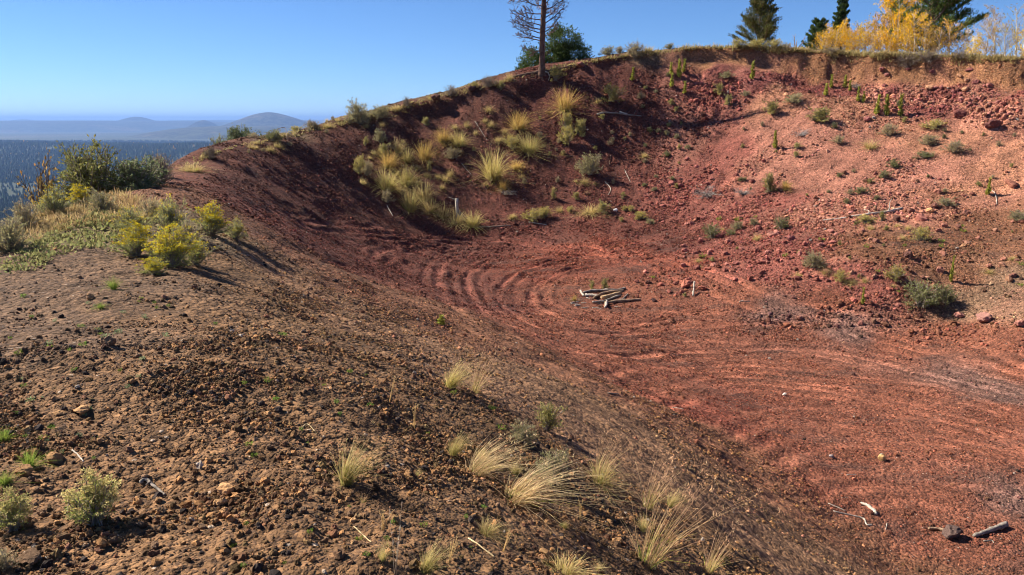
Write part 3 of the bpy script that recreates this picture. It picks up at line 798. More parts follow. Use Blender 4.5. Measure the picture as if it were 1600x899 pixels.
def pebble(k):
    j = k.n('GeometryNodeJoinGeometry')
    for v in range(5):
        ic = k.n('GeometryNodeMeshIcoSphere'); ic.inputs['Radius'].default_value = 1.0; ic.inputs['Subdivisions'].default_value = 2
        ps = k.n('GeometryNodeInputPosition')
        ad = k.n('ShaderNodeVectorMath', operation='ADD'); k.l(ps.outputs[0], ad.inputs[0]); ad.inputs[1].default_value = (v * 7.3, v * 3.1, 1.7)
        nz = k.n('ShaderNodeTexNoise'); nz.inputs['Scale'].default_value = 1.7; nz.inputs['Detail'].default_value = 2.0; k.l(ad.outputs[0], nz.inputs['Vector'])
        sb = k.n('ShaderNodeVectorMath', operation='SUBTRACT'); k.l(nz.outputs['Color'], sb.inputs[0]); sb.inputs[1].default_value = (0.5, 0.5, 0.5)
        sc_ = k.n('ShaderNodeVectorMath', operation='SCALE'); k.l(sb.outputs[0], sc_.inputs[0]); sc_.inputs['Scale'].default_value = 2.1
        sp = k.n('GeometryNodeSetPosition'); k.l(ic.outputs[0], sp.inputs[0]); k.l(sc_.outputs[0], sp.inputs['Offset'])
        sm = k.n('GeometryNodeSetMaterial'); sm.inputs['Material'].default_value = m_peb; k.l(sp.outputs[0], sm.inputs[0])
        gi = k.n('GeometryNodeGeometryToInstance'); k.l(sm.outputs[0], gi.inputs[0]); k.l(gi.outputs[0], j.inputs[0])
    return j.outputs[0]


nc = len(cxs)
asp = rg.uniform(0.7, 1.25, (nc, 3)) * csz[:, None]
pme = point_cloud_mesh('cinder_gravel', np.stack([cxs, cys, czs], -1), asp, rg.uniform(0, 6.28, (nc, 3)), ccol, rg.integers(0, 5, nc))
gravel = tag(link('cinder_gravel', pme), 'loose brown, red and black volcanic cinders strewn over the ground', 'gravel', kind='stuff')
gravel.modifiers.new('grains', 'NODES').node_group = gn_tree('cinders', pebble)
print('CINDERS', nc)

# ------------------------------------------------------------------ plant building blocks (arrays of vertices, triangles, colours)
class G:
    def __init__(self):
        self.V = []; self.T = []; self.C = []; self.n = 0

    def add(self, v, t, c):
        v = np.asarray(v, float).reshape(-1, 3)
        self.V.append(v); self.T.append(np.asarray(t, np.int64).reshape(-1, 3) + self.n)
        c = np.asarray(c, float)
        self.C.append(np.broadcast_to(c, v.shape) if c.ndim == 1 else c)
        self.n += len(v)
        return self

    def mesh(self, name, mat, smooth=False):
        me = mesh_tri(name, np.concatenate(self.V), np.concatenate(self.T), np.clip(np.concatenate(self.C), 0.004, 0.9), smooth)
        me.materials.append(mat)
        return me


def blades(g, r, n, base_r, length, spread, width, c0, c1, lean=(0, 0), droop=0.25, cv=0.2, segs=4, origin=(0, 0, 0), bow=0.5):
    phi = r.uniform(0, 2 * np.pi, n); rr = base_r * np.sqrt(r.uniform(size=n))
    base = np.stack([rr * np.cos(phi), rr * np.sin(phi), np.zeros(n)], -1) + np.asarray(origin)
    L = r.uniform(length[0], length[1], n)
    tilt = np.clip(np.abs(r.normal(0, spread, n)), 0, 1.45)
    az = phi + r.normal(0, 0.6, n)
    dx = np.stack([np.cos(az) * np.sin(tilt), np.sin(az) * np.sin(tilt), np.cos(tilt)], -1)
    out = np.stack([np.cos(az), np.sin(az), 0 * az], -1)
    t = np.linspace(0, 1, segs + 1)
    P = base[:, None] + L[:, None, None] * (dx[:, None] * t[None, :, None] + out[:, None] * (bow * tilt[:, None, None] * t[None, :, None] ** 2)
                                            + np.array((lean[0], lean[1], 0))[None, None] * t[None, :, None] ** 1.5
                                            - np.array((0, 0, 1.0))[None, None] * (droop * (0.3 + tilt[:, None, None]) * t[None, :, None] ** 2.2))
    P = P + np.cumsum(r.normal(size=P.shape) * 0.018 * L[:, None, None], 1) * t[None, :, None]
    brk = r.uniform(size=n) < 0.14
    P[brk, -2:] += np.array((0.1, 0, -0.22))[None, None] * L[brk][:, None, None] * np.array((0.5, 1.0))[None, :, None]
    P[..., 2] = np.maximum(P[..., 2], base[:, None, 2] - 0.02 + 0.02 * t[None])
    sa = r.uniform(0, 2 * np.pi, n)
    side = np.stack([np.cos(sa), np.sin(sa), 0 * sa], -1)
    w = width * r.uniform(0.6, 1.3, n)
    wt = w[:, None] * (1 - 0.75 * t[None]) * 0.5
    A = P - side[:, None] * wt[..., None]; B = P + side[:, None] * wt[..., None]
    V = np.stack([A, B], 2).reshape(n, -1, 3)
    m = 2 * (segs + 1)
    tri = []
    for s in range(segs):
        a = 2 * s
        tri += [(a, a + 1, a + 3), (a, a + 3, a + 2)]
    T = (np.array(tri)[None] + (np.arange(n) * m)[:, None, None])
    col = (np.asarray(c0)[None, None] * (1 - t[None, :, None]) + np.asarray(c1)[None, None] * t[None, :, None]) * r.uniform(1 - cv, 1 + cv, (n, 1, 1)) * r.uniform(0.92, 1.08, (n, 1, 3))
    g.add(V.reshape(-1, 3), T, np.repeat(col, 2, 1).reshape(-1, 3))
    return P


def cards(g, r, P, size, aspect, c, cv=0.25, D=None, jit=0.8):
    """small pointed leaves: a folded rhombus of two triangles each"""
    n = len(P)
    d = r.normal(size=(n, 3)) * jit
    if D is not None:
        d = d + D
    d /= np.linalg.norm(d, axis=1, keepdims=True) + 1e-9
    s = np.cross(d, r.normal(size=(n, 3))); s /= np.linalg.norm(s, axis=1, keepdims=True) + 1e-9
    L = size * r.uniform(0.6, 1.35, (n, 1)); W = L * aspect * 0.5
    up = np.cross(d, s) * L * 0.12
    V = np.stack([P, P + d * L * 0.5 - s * W + up, P + d * L, P + d * L * 0.5 + s * W + up], 1)
    T = (np.array([(0, 1, 2), (0, 2, 3)])[None] + (np.arange(n) * 4)[:, None, None])
    c = np.asarray(c)
    col = (c if c.ndim == 2 else c[None]) * r.uniform(1 - cv, 1 + cv, (n, 1)) * r.uniform(0.92, 1.08, (n, 3))
    g.add(V.reshape(-1, 3), T, np.repeat(col, 4, 0))


def tube(g, P, R, c, sides=5, cv=0.0, r=None, cap=True, rough=0.0):
    P = np.asarray(P, float); R = np.asarray(R, float) * np.ones(len(P))
    m = len(P)
    t = np.gradient(P, axis=0); t /= np.linalg.norm(t, axis=1, keepdims=True) + 1e-9
    ref = np.array((0, 0, 1.0)) if abs(t[0, 2]) < 0.9 else np.array((1.0, 0, 0))
    a = np.cross(t, ref); a /= np.linalg.norm(a, axis=1, keepdims=True) + 1e-9
    b = np.cross(t, a)
    th = np.linspace(0, 2 * np.pi, sides, endpoint=False)
    rad = R[:, None] * np.ones((m, sides))
    if rough and r is not None:
        rad = rad * (1 + rough * r.normal(size=(m, sides)) + rough * 0.8 * np.repeat(r.normal(size=(1, sides)), m, 0))
    V = P[:, None] + (a[:, None] * np.cos(th)[None, :, None] + b[:, None] * np.sin(th)[None, :, None]) * rad[..., None]
    V = V.reshape(-1, 3)
    i = np.arange(m * sides).reshape(m, sides); j = np.roll(i, -1, 1)
    T = np.concatenate([np.stack([i[:-1], j[:-1], j[1:]], -1).reshape(-1, 3), np.stack([i[:-1], j[1:], i[1:]], -1).reshape(-1, 3)])
    if cap:
        V = np.concatenate([V, P[:1], P[-1:]])
        n = m * sides
        T = np.concatenate([T, np.stack([j[0], i[0], np.full(sides, n)], -1), np.stack([i[-1], j[-1], np.full(sides, n + 1)], -1)])
    col = np.asarray(c)[None] * np.ones((len(V), 1))
    if cv and r is not None:
        col = col * r.uniform(1 - cv, 1 + cv, (len(V), 1))
    g.add(V, T, col)


def curve(p0, d, L, n, r, wob=0.15, up=0.0):
    """a wandering polyline from p0 along d"""
    P = [np.asarray(p0, float)]
    d = np.asarray(d, float) / np.linalg.norm(d)
    for i in range(n):
        P.append(P[-1] + d * L / n)
        d = d + r.normal(size=3) * wob + np.array((0, 0, up))
        d /= np.linalg.norm(d)
    return np.array(P)


def veg_mat(name, transl=0.35, gain=1.0, var=0.12):
    m = bpy.data.materials.new(name); m.use_nodes = True
    nt = m.node_tree; k = NT(nt)
    nt.nodes.remove(nt.nodes['Principled BSDF'])
    out = [n for n in nt.nodes if n.type == 'OUTPUT_MATERIAL'][0]
    vc = k.n('ShaderNodeAttribute', attribute_name='col').outputs['Color']
    if gain != 1.0:
        vc = k.mul(vc, (gain, gain, gain * 0.95, 1))
    oi = k.n('ShaderNodeObjectInfo')
    c = k.mul(vc, k.ramp(oi.outputs['Random'], (0.0, 1.0, 1 - var, 1 + var)))
    geo = k.n('ShaderNodeNewGeometry').outputs['Position']
    c = k.mul(c, k.ramp(k.noise(geo, 14.0, 3, 0.6).outputs[0], (0.25, 0.75, 0.75, 1.25)))
    df = k.n('ShaderNodeBsdfDiffuse'); k.l(c, df.inputs['Color'])
    if transl <= 0:
        k.l(df.outputs[0], out.inputs['Surface'])
        return m
    tr = k.n('ShaderNodeBsdfTranslucent'); k.l(c, tr.inputs['Color'])
    mx = k.n('ShaderNodeMixShader'); mx.inputs[0].default_value = transl
    k.l(df.outputs[0], mx.inputs[1]); k.l(tr.outputs[0], mx.inputs[2]); k.l(mx.outputs[0], out.inputs['Surface'])
    return m


M_leaf = veg_mat('leafage', 0.42, 1.0)
M_shrub = veg_mat('shrub_leafage', 0.42, 1.75)
M_dry = veg_mat('dry_grass', 0.42, 1.6)
M_flower = veg_mat('petals', 0.35, 1.15)
M_twig = veg_mat('twigs', 0.0)
M_bark = veg_mat('bark', 0.0)

BLOND = (0.40, 0.30, 0.13); STRAW = (0.42, 0.31, 0.17); RSTRAW = (0.36, 0.22, 0.13); YGREEN = (0.27, 0.27, 0.055); GREENY = (0.13, 0.19, 0.035)
SAGE = (0.165, 0.18, 0.095); PALEG = (0.24, 0.25, 0.12); DKGREEN = (0.050, 0.075, 0.025); GREYTW = (0.25, 0.215, 0.175); GOLD = (0.60, 0.40, 0.02); CREAM = (0.52, 0.42, 0.17)
ORANGEY = (0.44, 0.29, 0.075); TANTIP = (0.42, 0.33, 0.16)
PROTO = {}


def proto_grass(key, seed, n, width, c0, c1, spread=0.55, lean=(0, 0), droop=0.3, base_r=0.10, fresh=0.2, heads=0):
    r = np.random.default_rng(seed); g = G()
    blades(g, r, n, base_r, (0.45, 1.08), spread, width, c0, c1, lean, droop)
    if fresh:
        blades(g, r, int(n * fresh), base_r * 0.9, (0.25, 0.6), spread * 1.1, width, GREENY, YGREEN, lean, droop)
    # dead thatch at the foot
    blades(g, r, int(n * 0.25), base_r * 1.2, (0.15, 0.4), 1.1, width, (0.20, 0.155, 0.10), (0.26, 0.20, 0.12), (0, 0), 0.4)
    if heads:
        P = blades(g, r, heads, base_r, (0.95, 1.25), spread * 0.7, width * 0.8, c1, c1, lean, droop)
        tips = P[:, -2:].reshape(-1, 3)
        cards(g, r, np.repeat(tips, 4, 0) + r.normal(size=(len(tips) * 4, 3)) * 0.012, 0.05, 0.25, c1, 0.2, np.array((0.2, 0, 1.0)), 0.5)
    PROTO[key] = ('single', [('', g.mesh(key, M_dry))])


def proto_bush(key, seed, nst, nlf, leaf, c, cdark, flowers=0, fcol=GOLD, stem=GREYTW, spread=0.75, lsize=0.06, laspect=0.3, lift=0.3, fsize=0.028, rough_out=0.5):
    r = np.random.default_rng(seed); gs, gl, gf = G(), G(), G()
    phi = r.uniform(0, 2 * np.pi, nst); el = np.abs(r.normal(0, spread, nst)); el = np.clip(el, 0, 1.35)
    tips = []; anc = []; dirs = []
    for i in range(nst):
        d = np.array((math.cos(phi[i]) * math.sin(el[i]), math.sin(phi[i]) * math.sin(el[i]), math.cos(el[i]) + 0.12))
        sc = 1 - rough_out * r.uniform()
        L = sc * (0.92 * math.cos(el[i]) ** 2 + 0.56 * math.sin(el[i]) ** 2)
        P = curve((r.normal() * 0.04, r.normal() * 0.04, 0), d, L, 5, r, 0.13, 0.07)
        tube(gs, P, np.linspace(0.012, 0.004, 6), stem, 3, 0.2, r, cap=False)
        tips.append(P[-1]); anc.append(P); dirs.append(P[-1] - P[-3])
        for q in range(3):
            s0 = P[r.integers(2, 5)]
            Q = curve(s0, d + r.normal(size=3) * 0.7, L * 0.3, 3, r, 0.2, 0.1)
            tube(gs, Q, np.linspace(0.006, 0.003, 4), stem, 3, 0.2, r, cap=False)
            tips.append(Q[-1]); anc.append(np.concatenate([Q, Q[1:2], Q[2:3]])); dirs.append(Q[-1] - Q[0])
    anc = np.array(anc); dirs = np.array(dirs); dirs = dirs / (np.linalg.norm(dirs, axis=1, keepdims=True) + 1e-9)
    pick = r.integers(0, len(anc), nlf); tpos = r.beta(2.2, 1.2, nlf) * (anc.shape[1] - 1)
    i0 = np.clip(tpos.astype(int), 0, anc.shape[1] - 2); f = (tpos - i0)[:, None]
    P = anc[pick, i0] * (1 - f) + anc[pick, i0 + 1] * f + r.normal(size=(nlf, 3)) * 0.022
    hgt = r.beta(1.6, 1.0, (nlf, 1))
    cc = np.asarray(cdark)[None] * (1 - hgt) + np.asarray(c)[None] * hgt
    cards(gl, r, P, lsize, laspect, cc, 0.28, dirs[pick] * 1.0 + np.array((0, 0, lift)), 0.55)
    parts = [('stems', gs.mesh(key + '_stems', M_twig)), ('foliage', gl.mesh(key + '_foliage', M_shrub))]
    if flowers:
        tp = np.array(tips); tp = tp[tp[:, 2] > 0.36]
        q = tp[r.integers(0, len(tp), flowers)]
        q = np.repeat(q, 9, 0) + r.normal(size=(flowers * 9, 3)) * np.array((0.035, 0.035, 0.018))
        cards(gf, r, q, fsize, 0.8, fcol, 0.25, np.array((0, 0, 0.9)), 0.8)
        parts.append(('flowers', gf.mesh(key + '_flowers', M_flower)))
    PROTO[key] = ('parts', parts)


def proto_mullein(key, seed):
    r = np.random.default_rng(seed); g, gs = G(), G()
    tube(gs, curve((0, 0, 0), (0.03, 0, 1), 1.0, 6, r, 0.03), np.linspace(0.022, 0.008, 7), (0.17, 0.16, 0.04), 5, 0.1, r)
    z = r.beta(1.0, 1.2, 150) * 0.92; a = r.uniform(0, 6.28, 150)
    D = np.stack([np.cos(a), np.sin(a), 0.35 + 0.8 * z], -1)
    Ls = (0.24 * (1 - z) ** 0.45 + 0.06)
    for lo, hi in ((0, 0.25), (0.25, 0.55), (0.55, 1.0)):
        mk = (z >= lo) & (z < hi)
        cards(g, r, np.stack([0 * a, 0 * a, z], -1)[mk], float(Ls[mk].mean()), 0.36, (0.20, 0.205, 0.045), 0.3, D[mk], 0.35)
    PROTO[key] = ('parts', [('stem', gs.mesh(key + '_stem', M_leaf)), ('leaves', g.mesh(key + '_leaves', M_shrub))])


def proto_deadbrush(key, seed, c=(0.33, 0.29, 0.26), flat=0.7):
    r = np.random.default_rng(seed); g = G()
    for i in range(26):
        a = r.uniform(0, 6.28); e = r.uniform(0.2, 1.0) * flat + 0.25
        P = curve((r.normal() * 0.06, r.normal() * 0.06, 0.02), (math.cos(a) * math.sin(e * 1.4), math.sin(a) * math.sin(e * 1.4), math.cos(e * 1.4) + 0.15), r.uniform(0.5, 0.95), 6, r, 0.22)
        P[:, 2] = np.maximum(P[:, 2], 0.01)
        tube(g, P, np.linspace(0.018, 0.005, 7), c, 3, 0.25, r, cap=False)
        for q in range(6):
            Q = curve(P[r.integers(1, 6)], r.normal(size=3) + (0, 0, 0.4), r.uniform(0.15, 0.35), 3, r, 0.25)
            Q[:, 2] = np.maximum(Q[:, 2], 0.01)
            tube(g, Q, np.linspace(0.008, 0.003, 4), c, 3, 0.25, r, cap=False)
    PROTO[key] = ('single', [('', g.mesh(key, M_twig))])


def proto_herb(key, seed, n=60, c=(0.15, 0.24, 0.05), size=0.16, asp=0.3):
    r = np.random.default_rng(seed); g = G()
    a = r.uniform(0, 6.28, n); rr = 0.32 * np.sqrt(r.uniform(size=n)); z = r.uniform(0, 0.65, n) * (1 - rr)
    P = np.stack([rr * np.cos(a), rr * np.sin(a), z], -1)
    cards(g, r, P, size * 1.6, asp, c, 0.3, np.stack([np.cos(a) * 0.7, np.sin(a) * 0.7, 0.8 + 0 * a], -1), 0.45)
    blades(g, r, n // 3, 0.05, (0.3, 0.7), 0.6, 0.02, (0.15, 0.15, 0.05), c, (0, 0), 0.1, segs=2)
    PROTO[key] = ('single', [('', g.mesh(key, M_leaf))])


def proto_stalks(key, seed, n=5, c=(0.40, 0.33, 0.24), lean=(0.1, 0)):
    r = np.random.default_rng(seed); g = G()
    for i in range(n):
        P = curve((r.normal() * 0.04, r.normal() * 0.04, 0), (r.normal() * 0.22 + lean[0], r.normal() * 0.22 + lean[1], 1), r.uniform(0.6, 1.05), 6, r, 0.05)
        tube(g, P, np.linspace(0.010, 0.005, 7), c, 4, 0.2, r)
        for q in range(5):
            cards(g, r, P[r.integers(2, 7, 8)] + r.normal(size=(8, 3)) * 0.01, 0.05, 0.25, c, 0.3, np.array((0, 0, 1.0)), 0.5)
    PROTO[key] = ('single', [('', g.mesh(key, M_dry))])


# grasses
for i in range(2):
    proto_grass('blond%d' % i, 200 + i, 260, 0.009, (0.24, 0.21, 0.07), (0.42, 0.33, 0.165), 0.34, (0.38, -0.05), 0.18, 0.09, 0.22, 6)
    proto_grass('straw%d' % i, 210 + i, 200, 0.010, STRAW, (0.46, 0.36, 0.22), 0.50, (0.75, -0.08), 0.34, 0.17, 0.12, 14)
    proto_grass('rstraw%d' % i, 220 + i, 52, 0.0085, (0.34, 0.27, 0.13), (0.40, 0.26, 0.16), 0.34, (0.30, 0.0), 0.06, 0.10, 0.45, 16)
    proto_grass('fdome%d' % i, 230 + i, 420, 0.013, (0.26, 0.19, 0.07), (0.42, 0.29, 0.10), 0.66, (0.05, 0), 0.38, 0.17, 0.10)
    proto_grass('ydome%d' % i, 240 + i, 420, 0.014, (0.25, 0.21, 0.07), (0.37, 0.31, 0.14), 0.66, (0.05, 0), 0.32, 0.18, 0.16)
    proto_grass('tan%d' % i, 250 + i, 260, 0.018, (0.26, 0.20, 0.09), TANTIP, 0.70, (0.08, 0), 0.35, 0.20, 0.15)
proto_grass('green0', 260, 220, 0.016, (0.12, 0.17, 0.03), (0.22, 0.27, 0.06), 0.55, (0.05, 0), 0.3, 0.12, 0.3)
# shrubs
proto_bush('rabbit0', 300, 60, 2600, 0, (0.26, 0.27, 0.11), (0.15, 0.165, 0.06), 300, (0.52, 0.41, 0.03), fsize=0.026, lsize=0.060, laspect=0.17)
proto_bush('rabbit1', 301, 64, 3000, 0, (0.25, 0.26, 0.085), (0.14, 0.16, 0.05), 360, (0.52, 0.42, 0.04), fsize=0.026, lsize=0.058, laspect=0.17)
proto_bush('pale0', 302, 60, 3000, 0, (0.27, 0.27, 0.12), (0.13, 0.14, 0.07), 60, (0.55, 0.42, 0.05), lsize=0.060, laspect=0.16)
proto_bush('cream0', 303, 46, 2600, 0, (0.25, 0.28, 0.085), (0.16, 0.18, 0.06), 360, (0.50, 0.42, 0.19), lsize=0.058, laspect=0.16, spread=0.62)
proto_bush('sage0', 304, 54, 2600, 0, (0.26, 0.24, 0.13), (0.15, 0.135, 0.075), 0, lsize=0.060, laspect=0.24, rough_out=0.4)
proto_bush('sage1', 305, 50, 2200, 0, (0.29, 0.245, 0.14), (0.17, 0.14, 0.085), 0, lsize=0.058, laspect=0.22, rough_out=0.5)
proto_bush('green1', 306, 60, 2800, 0, (0.16, 0.165, 0.072), (0.09, 0.095, 0.045), 0, lsize=0.060, laspect=0.28)
proto_bush('yellow0', 307, 46, 2000, 0, (0.32, 0.28, 0.10), (0.18, 0.16, 0.06), 40, (0.45, 0.34, 0.08), lsize=0.065, laspect=0.25, spread=0.7)
proto_bush('yellow1', 308, 40, 1700, 0, (0.26, 0.235, 0.09), (0.16, 0.145, 0.06), 0, lsize=0.075, laspect=0.28, spread=0.6, rough_out=0.5)
proto_bush('twiggy0', 309, 70, 700, 0, (0.22, 0.18, 0.12), (0.14, 0.11, 0.08), 0, lsize=0.045, laspect=0.3, stem=(0.20, 0.165, 0.14), rough_out=0.5)
proto_bush('darkshrub0', 310, 90, 6500, 0, (0.115, 0.135, 0.070), (0.05, 0.06, 0.03), 0, lsize=0.046, laspect=0.40, spread=0.85, rough_out=0.4)
proto_bush('olive0', 311, 90, 7500, 0, (0.16, 0.155, 0.055), (0.07, 0.075, 0.03), 0, lsize=0.044, laspect=0.42, spread=0.75, rough_out=0.45)
proto_bush('autumn0', 312, 34, 420, 0, (0.24, 0.15, 0.05), (0.16, 0.12, 0.05), 0, stem=(0.12, 0.09, 0.075), lsize=0.055, laspect=0.6, spread=0.6, rough_out=0.4)
proto_mullein('mull0', 320); proto_mullein('mull1', 321)
proto_deadbrush('dead0', 330); proto_deadbrush('dead1', 331, (0.30, 0.27, 0.25), 0.95)
proto_herb('herb0', 340); proto_herb('herb1', 341, 40, (0.20, 0.27, 0.05), 0.2, 0.22); proto_herb('herb2', 342, 50, (0.22, 0.29, 0.15), 0.15, 0.3)
proto_stalks('stalk0', 350, 3, (0.34, 0.28, 0.22), (0.06, 0)); proto_stalks('stalk1', 351, 6, (0.42, 0.31, 0.16), (0.25, 0))


def plant(key, name, x, y, h, w, label, cat, group=None, rz=None, tilt=0.25, sink=0.02):
    kind, parts = PROTO[key]
    z = float(H(x, y)) - sink * h
    n = normal_at(x, y)
    up = Vector((0, 0, 1)).lerp(n, tilt).normalized()
    q = Vector((0, 0, 1)).rotation_difference(up).to_matrix().to_4x4()
    a = random.uniform(0, 6.283) if rz is None else rz
    M = Matrix.Translation((x, y, z)) @ q @ Matrix.Rotation(a, 4, 'Z') @ Matrix.Diagonal((w, w, h, 1))
    if kind == 'single':
        o = bpy.data.objects.new(name, parts[0][1]); COL.objects.link(o); o.matrix_world = M
    else:
        o = bpy.data.objects.new(name, None); COL.objects.link(o); o.matrix_world = M
        o.empty_display_size = 0.1
        for nm, me in parts:
            c_ = bpy.data.objects.new(nm, me); COL.objects.link(c_); c_.parent = o
            if nm in ('flowers', 'foliage', 'stems', 'leaves'):
                c_['kind'] = 'stuff'
    return tag(o, label, cat, group)

# ------------------------------------------------------------------ every plant one can pick out: kind, foot (u, v), height and width in photograph pixels, label
NAMES = {'blond': ('grass_tuft', 'grass tuft'), 'straw': ('grass_tuft', 'grass tuft'), 'rstraw': ('grass_tuft', 'grass tuft'), 'fdome': ('bunch_grass', 'grass tuft'), 'ydome': ('bunch_grass', 'grass tuft'),
         'tan': ('grass_tuft', 'grass tuft'), 'green0': ('grass_tuft', 'grass tuft'), 'rabbit': ('rabbitbrush', 'shrub'), 'pale': ('rabbitbrush', 'shrub'), 'cream': ('rabbitbrush', 'shrub'), 'sage': ('sagebrush', 'shrub'),
         'green1': ('shrub', 'shrub'), 'yellow': ('shrub', 'shrub'), 'twiggy': ('twiggy_shrub', 'shrub'), 'darkshrub': ('evergreen_shrub', 'shrub'), 'olive': ('evergreen_shrub', 'shrub'), 'autumn': ('small_tree', 'tree'),
         'mull': ('mullein_plant', 'plant'), 'dead': ('dead_brush', 'dead bush'), 'herb': ('herb', 'plant'), 'stalk': ('dry_stalks', 'plant')}
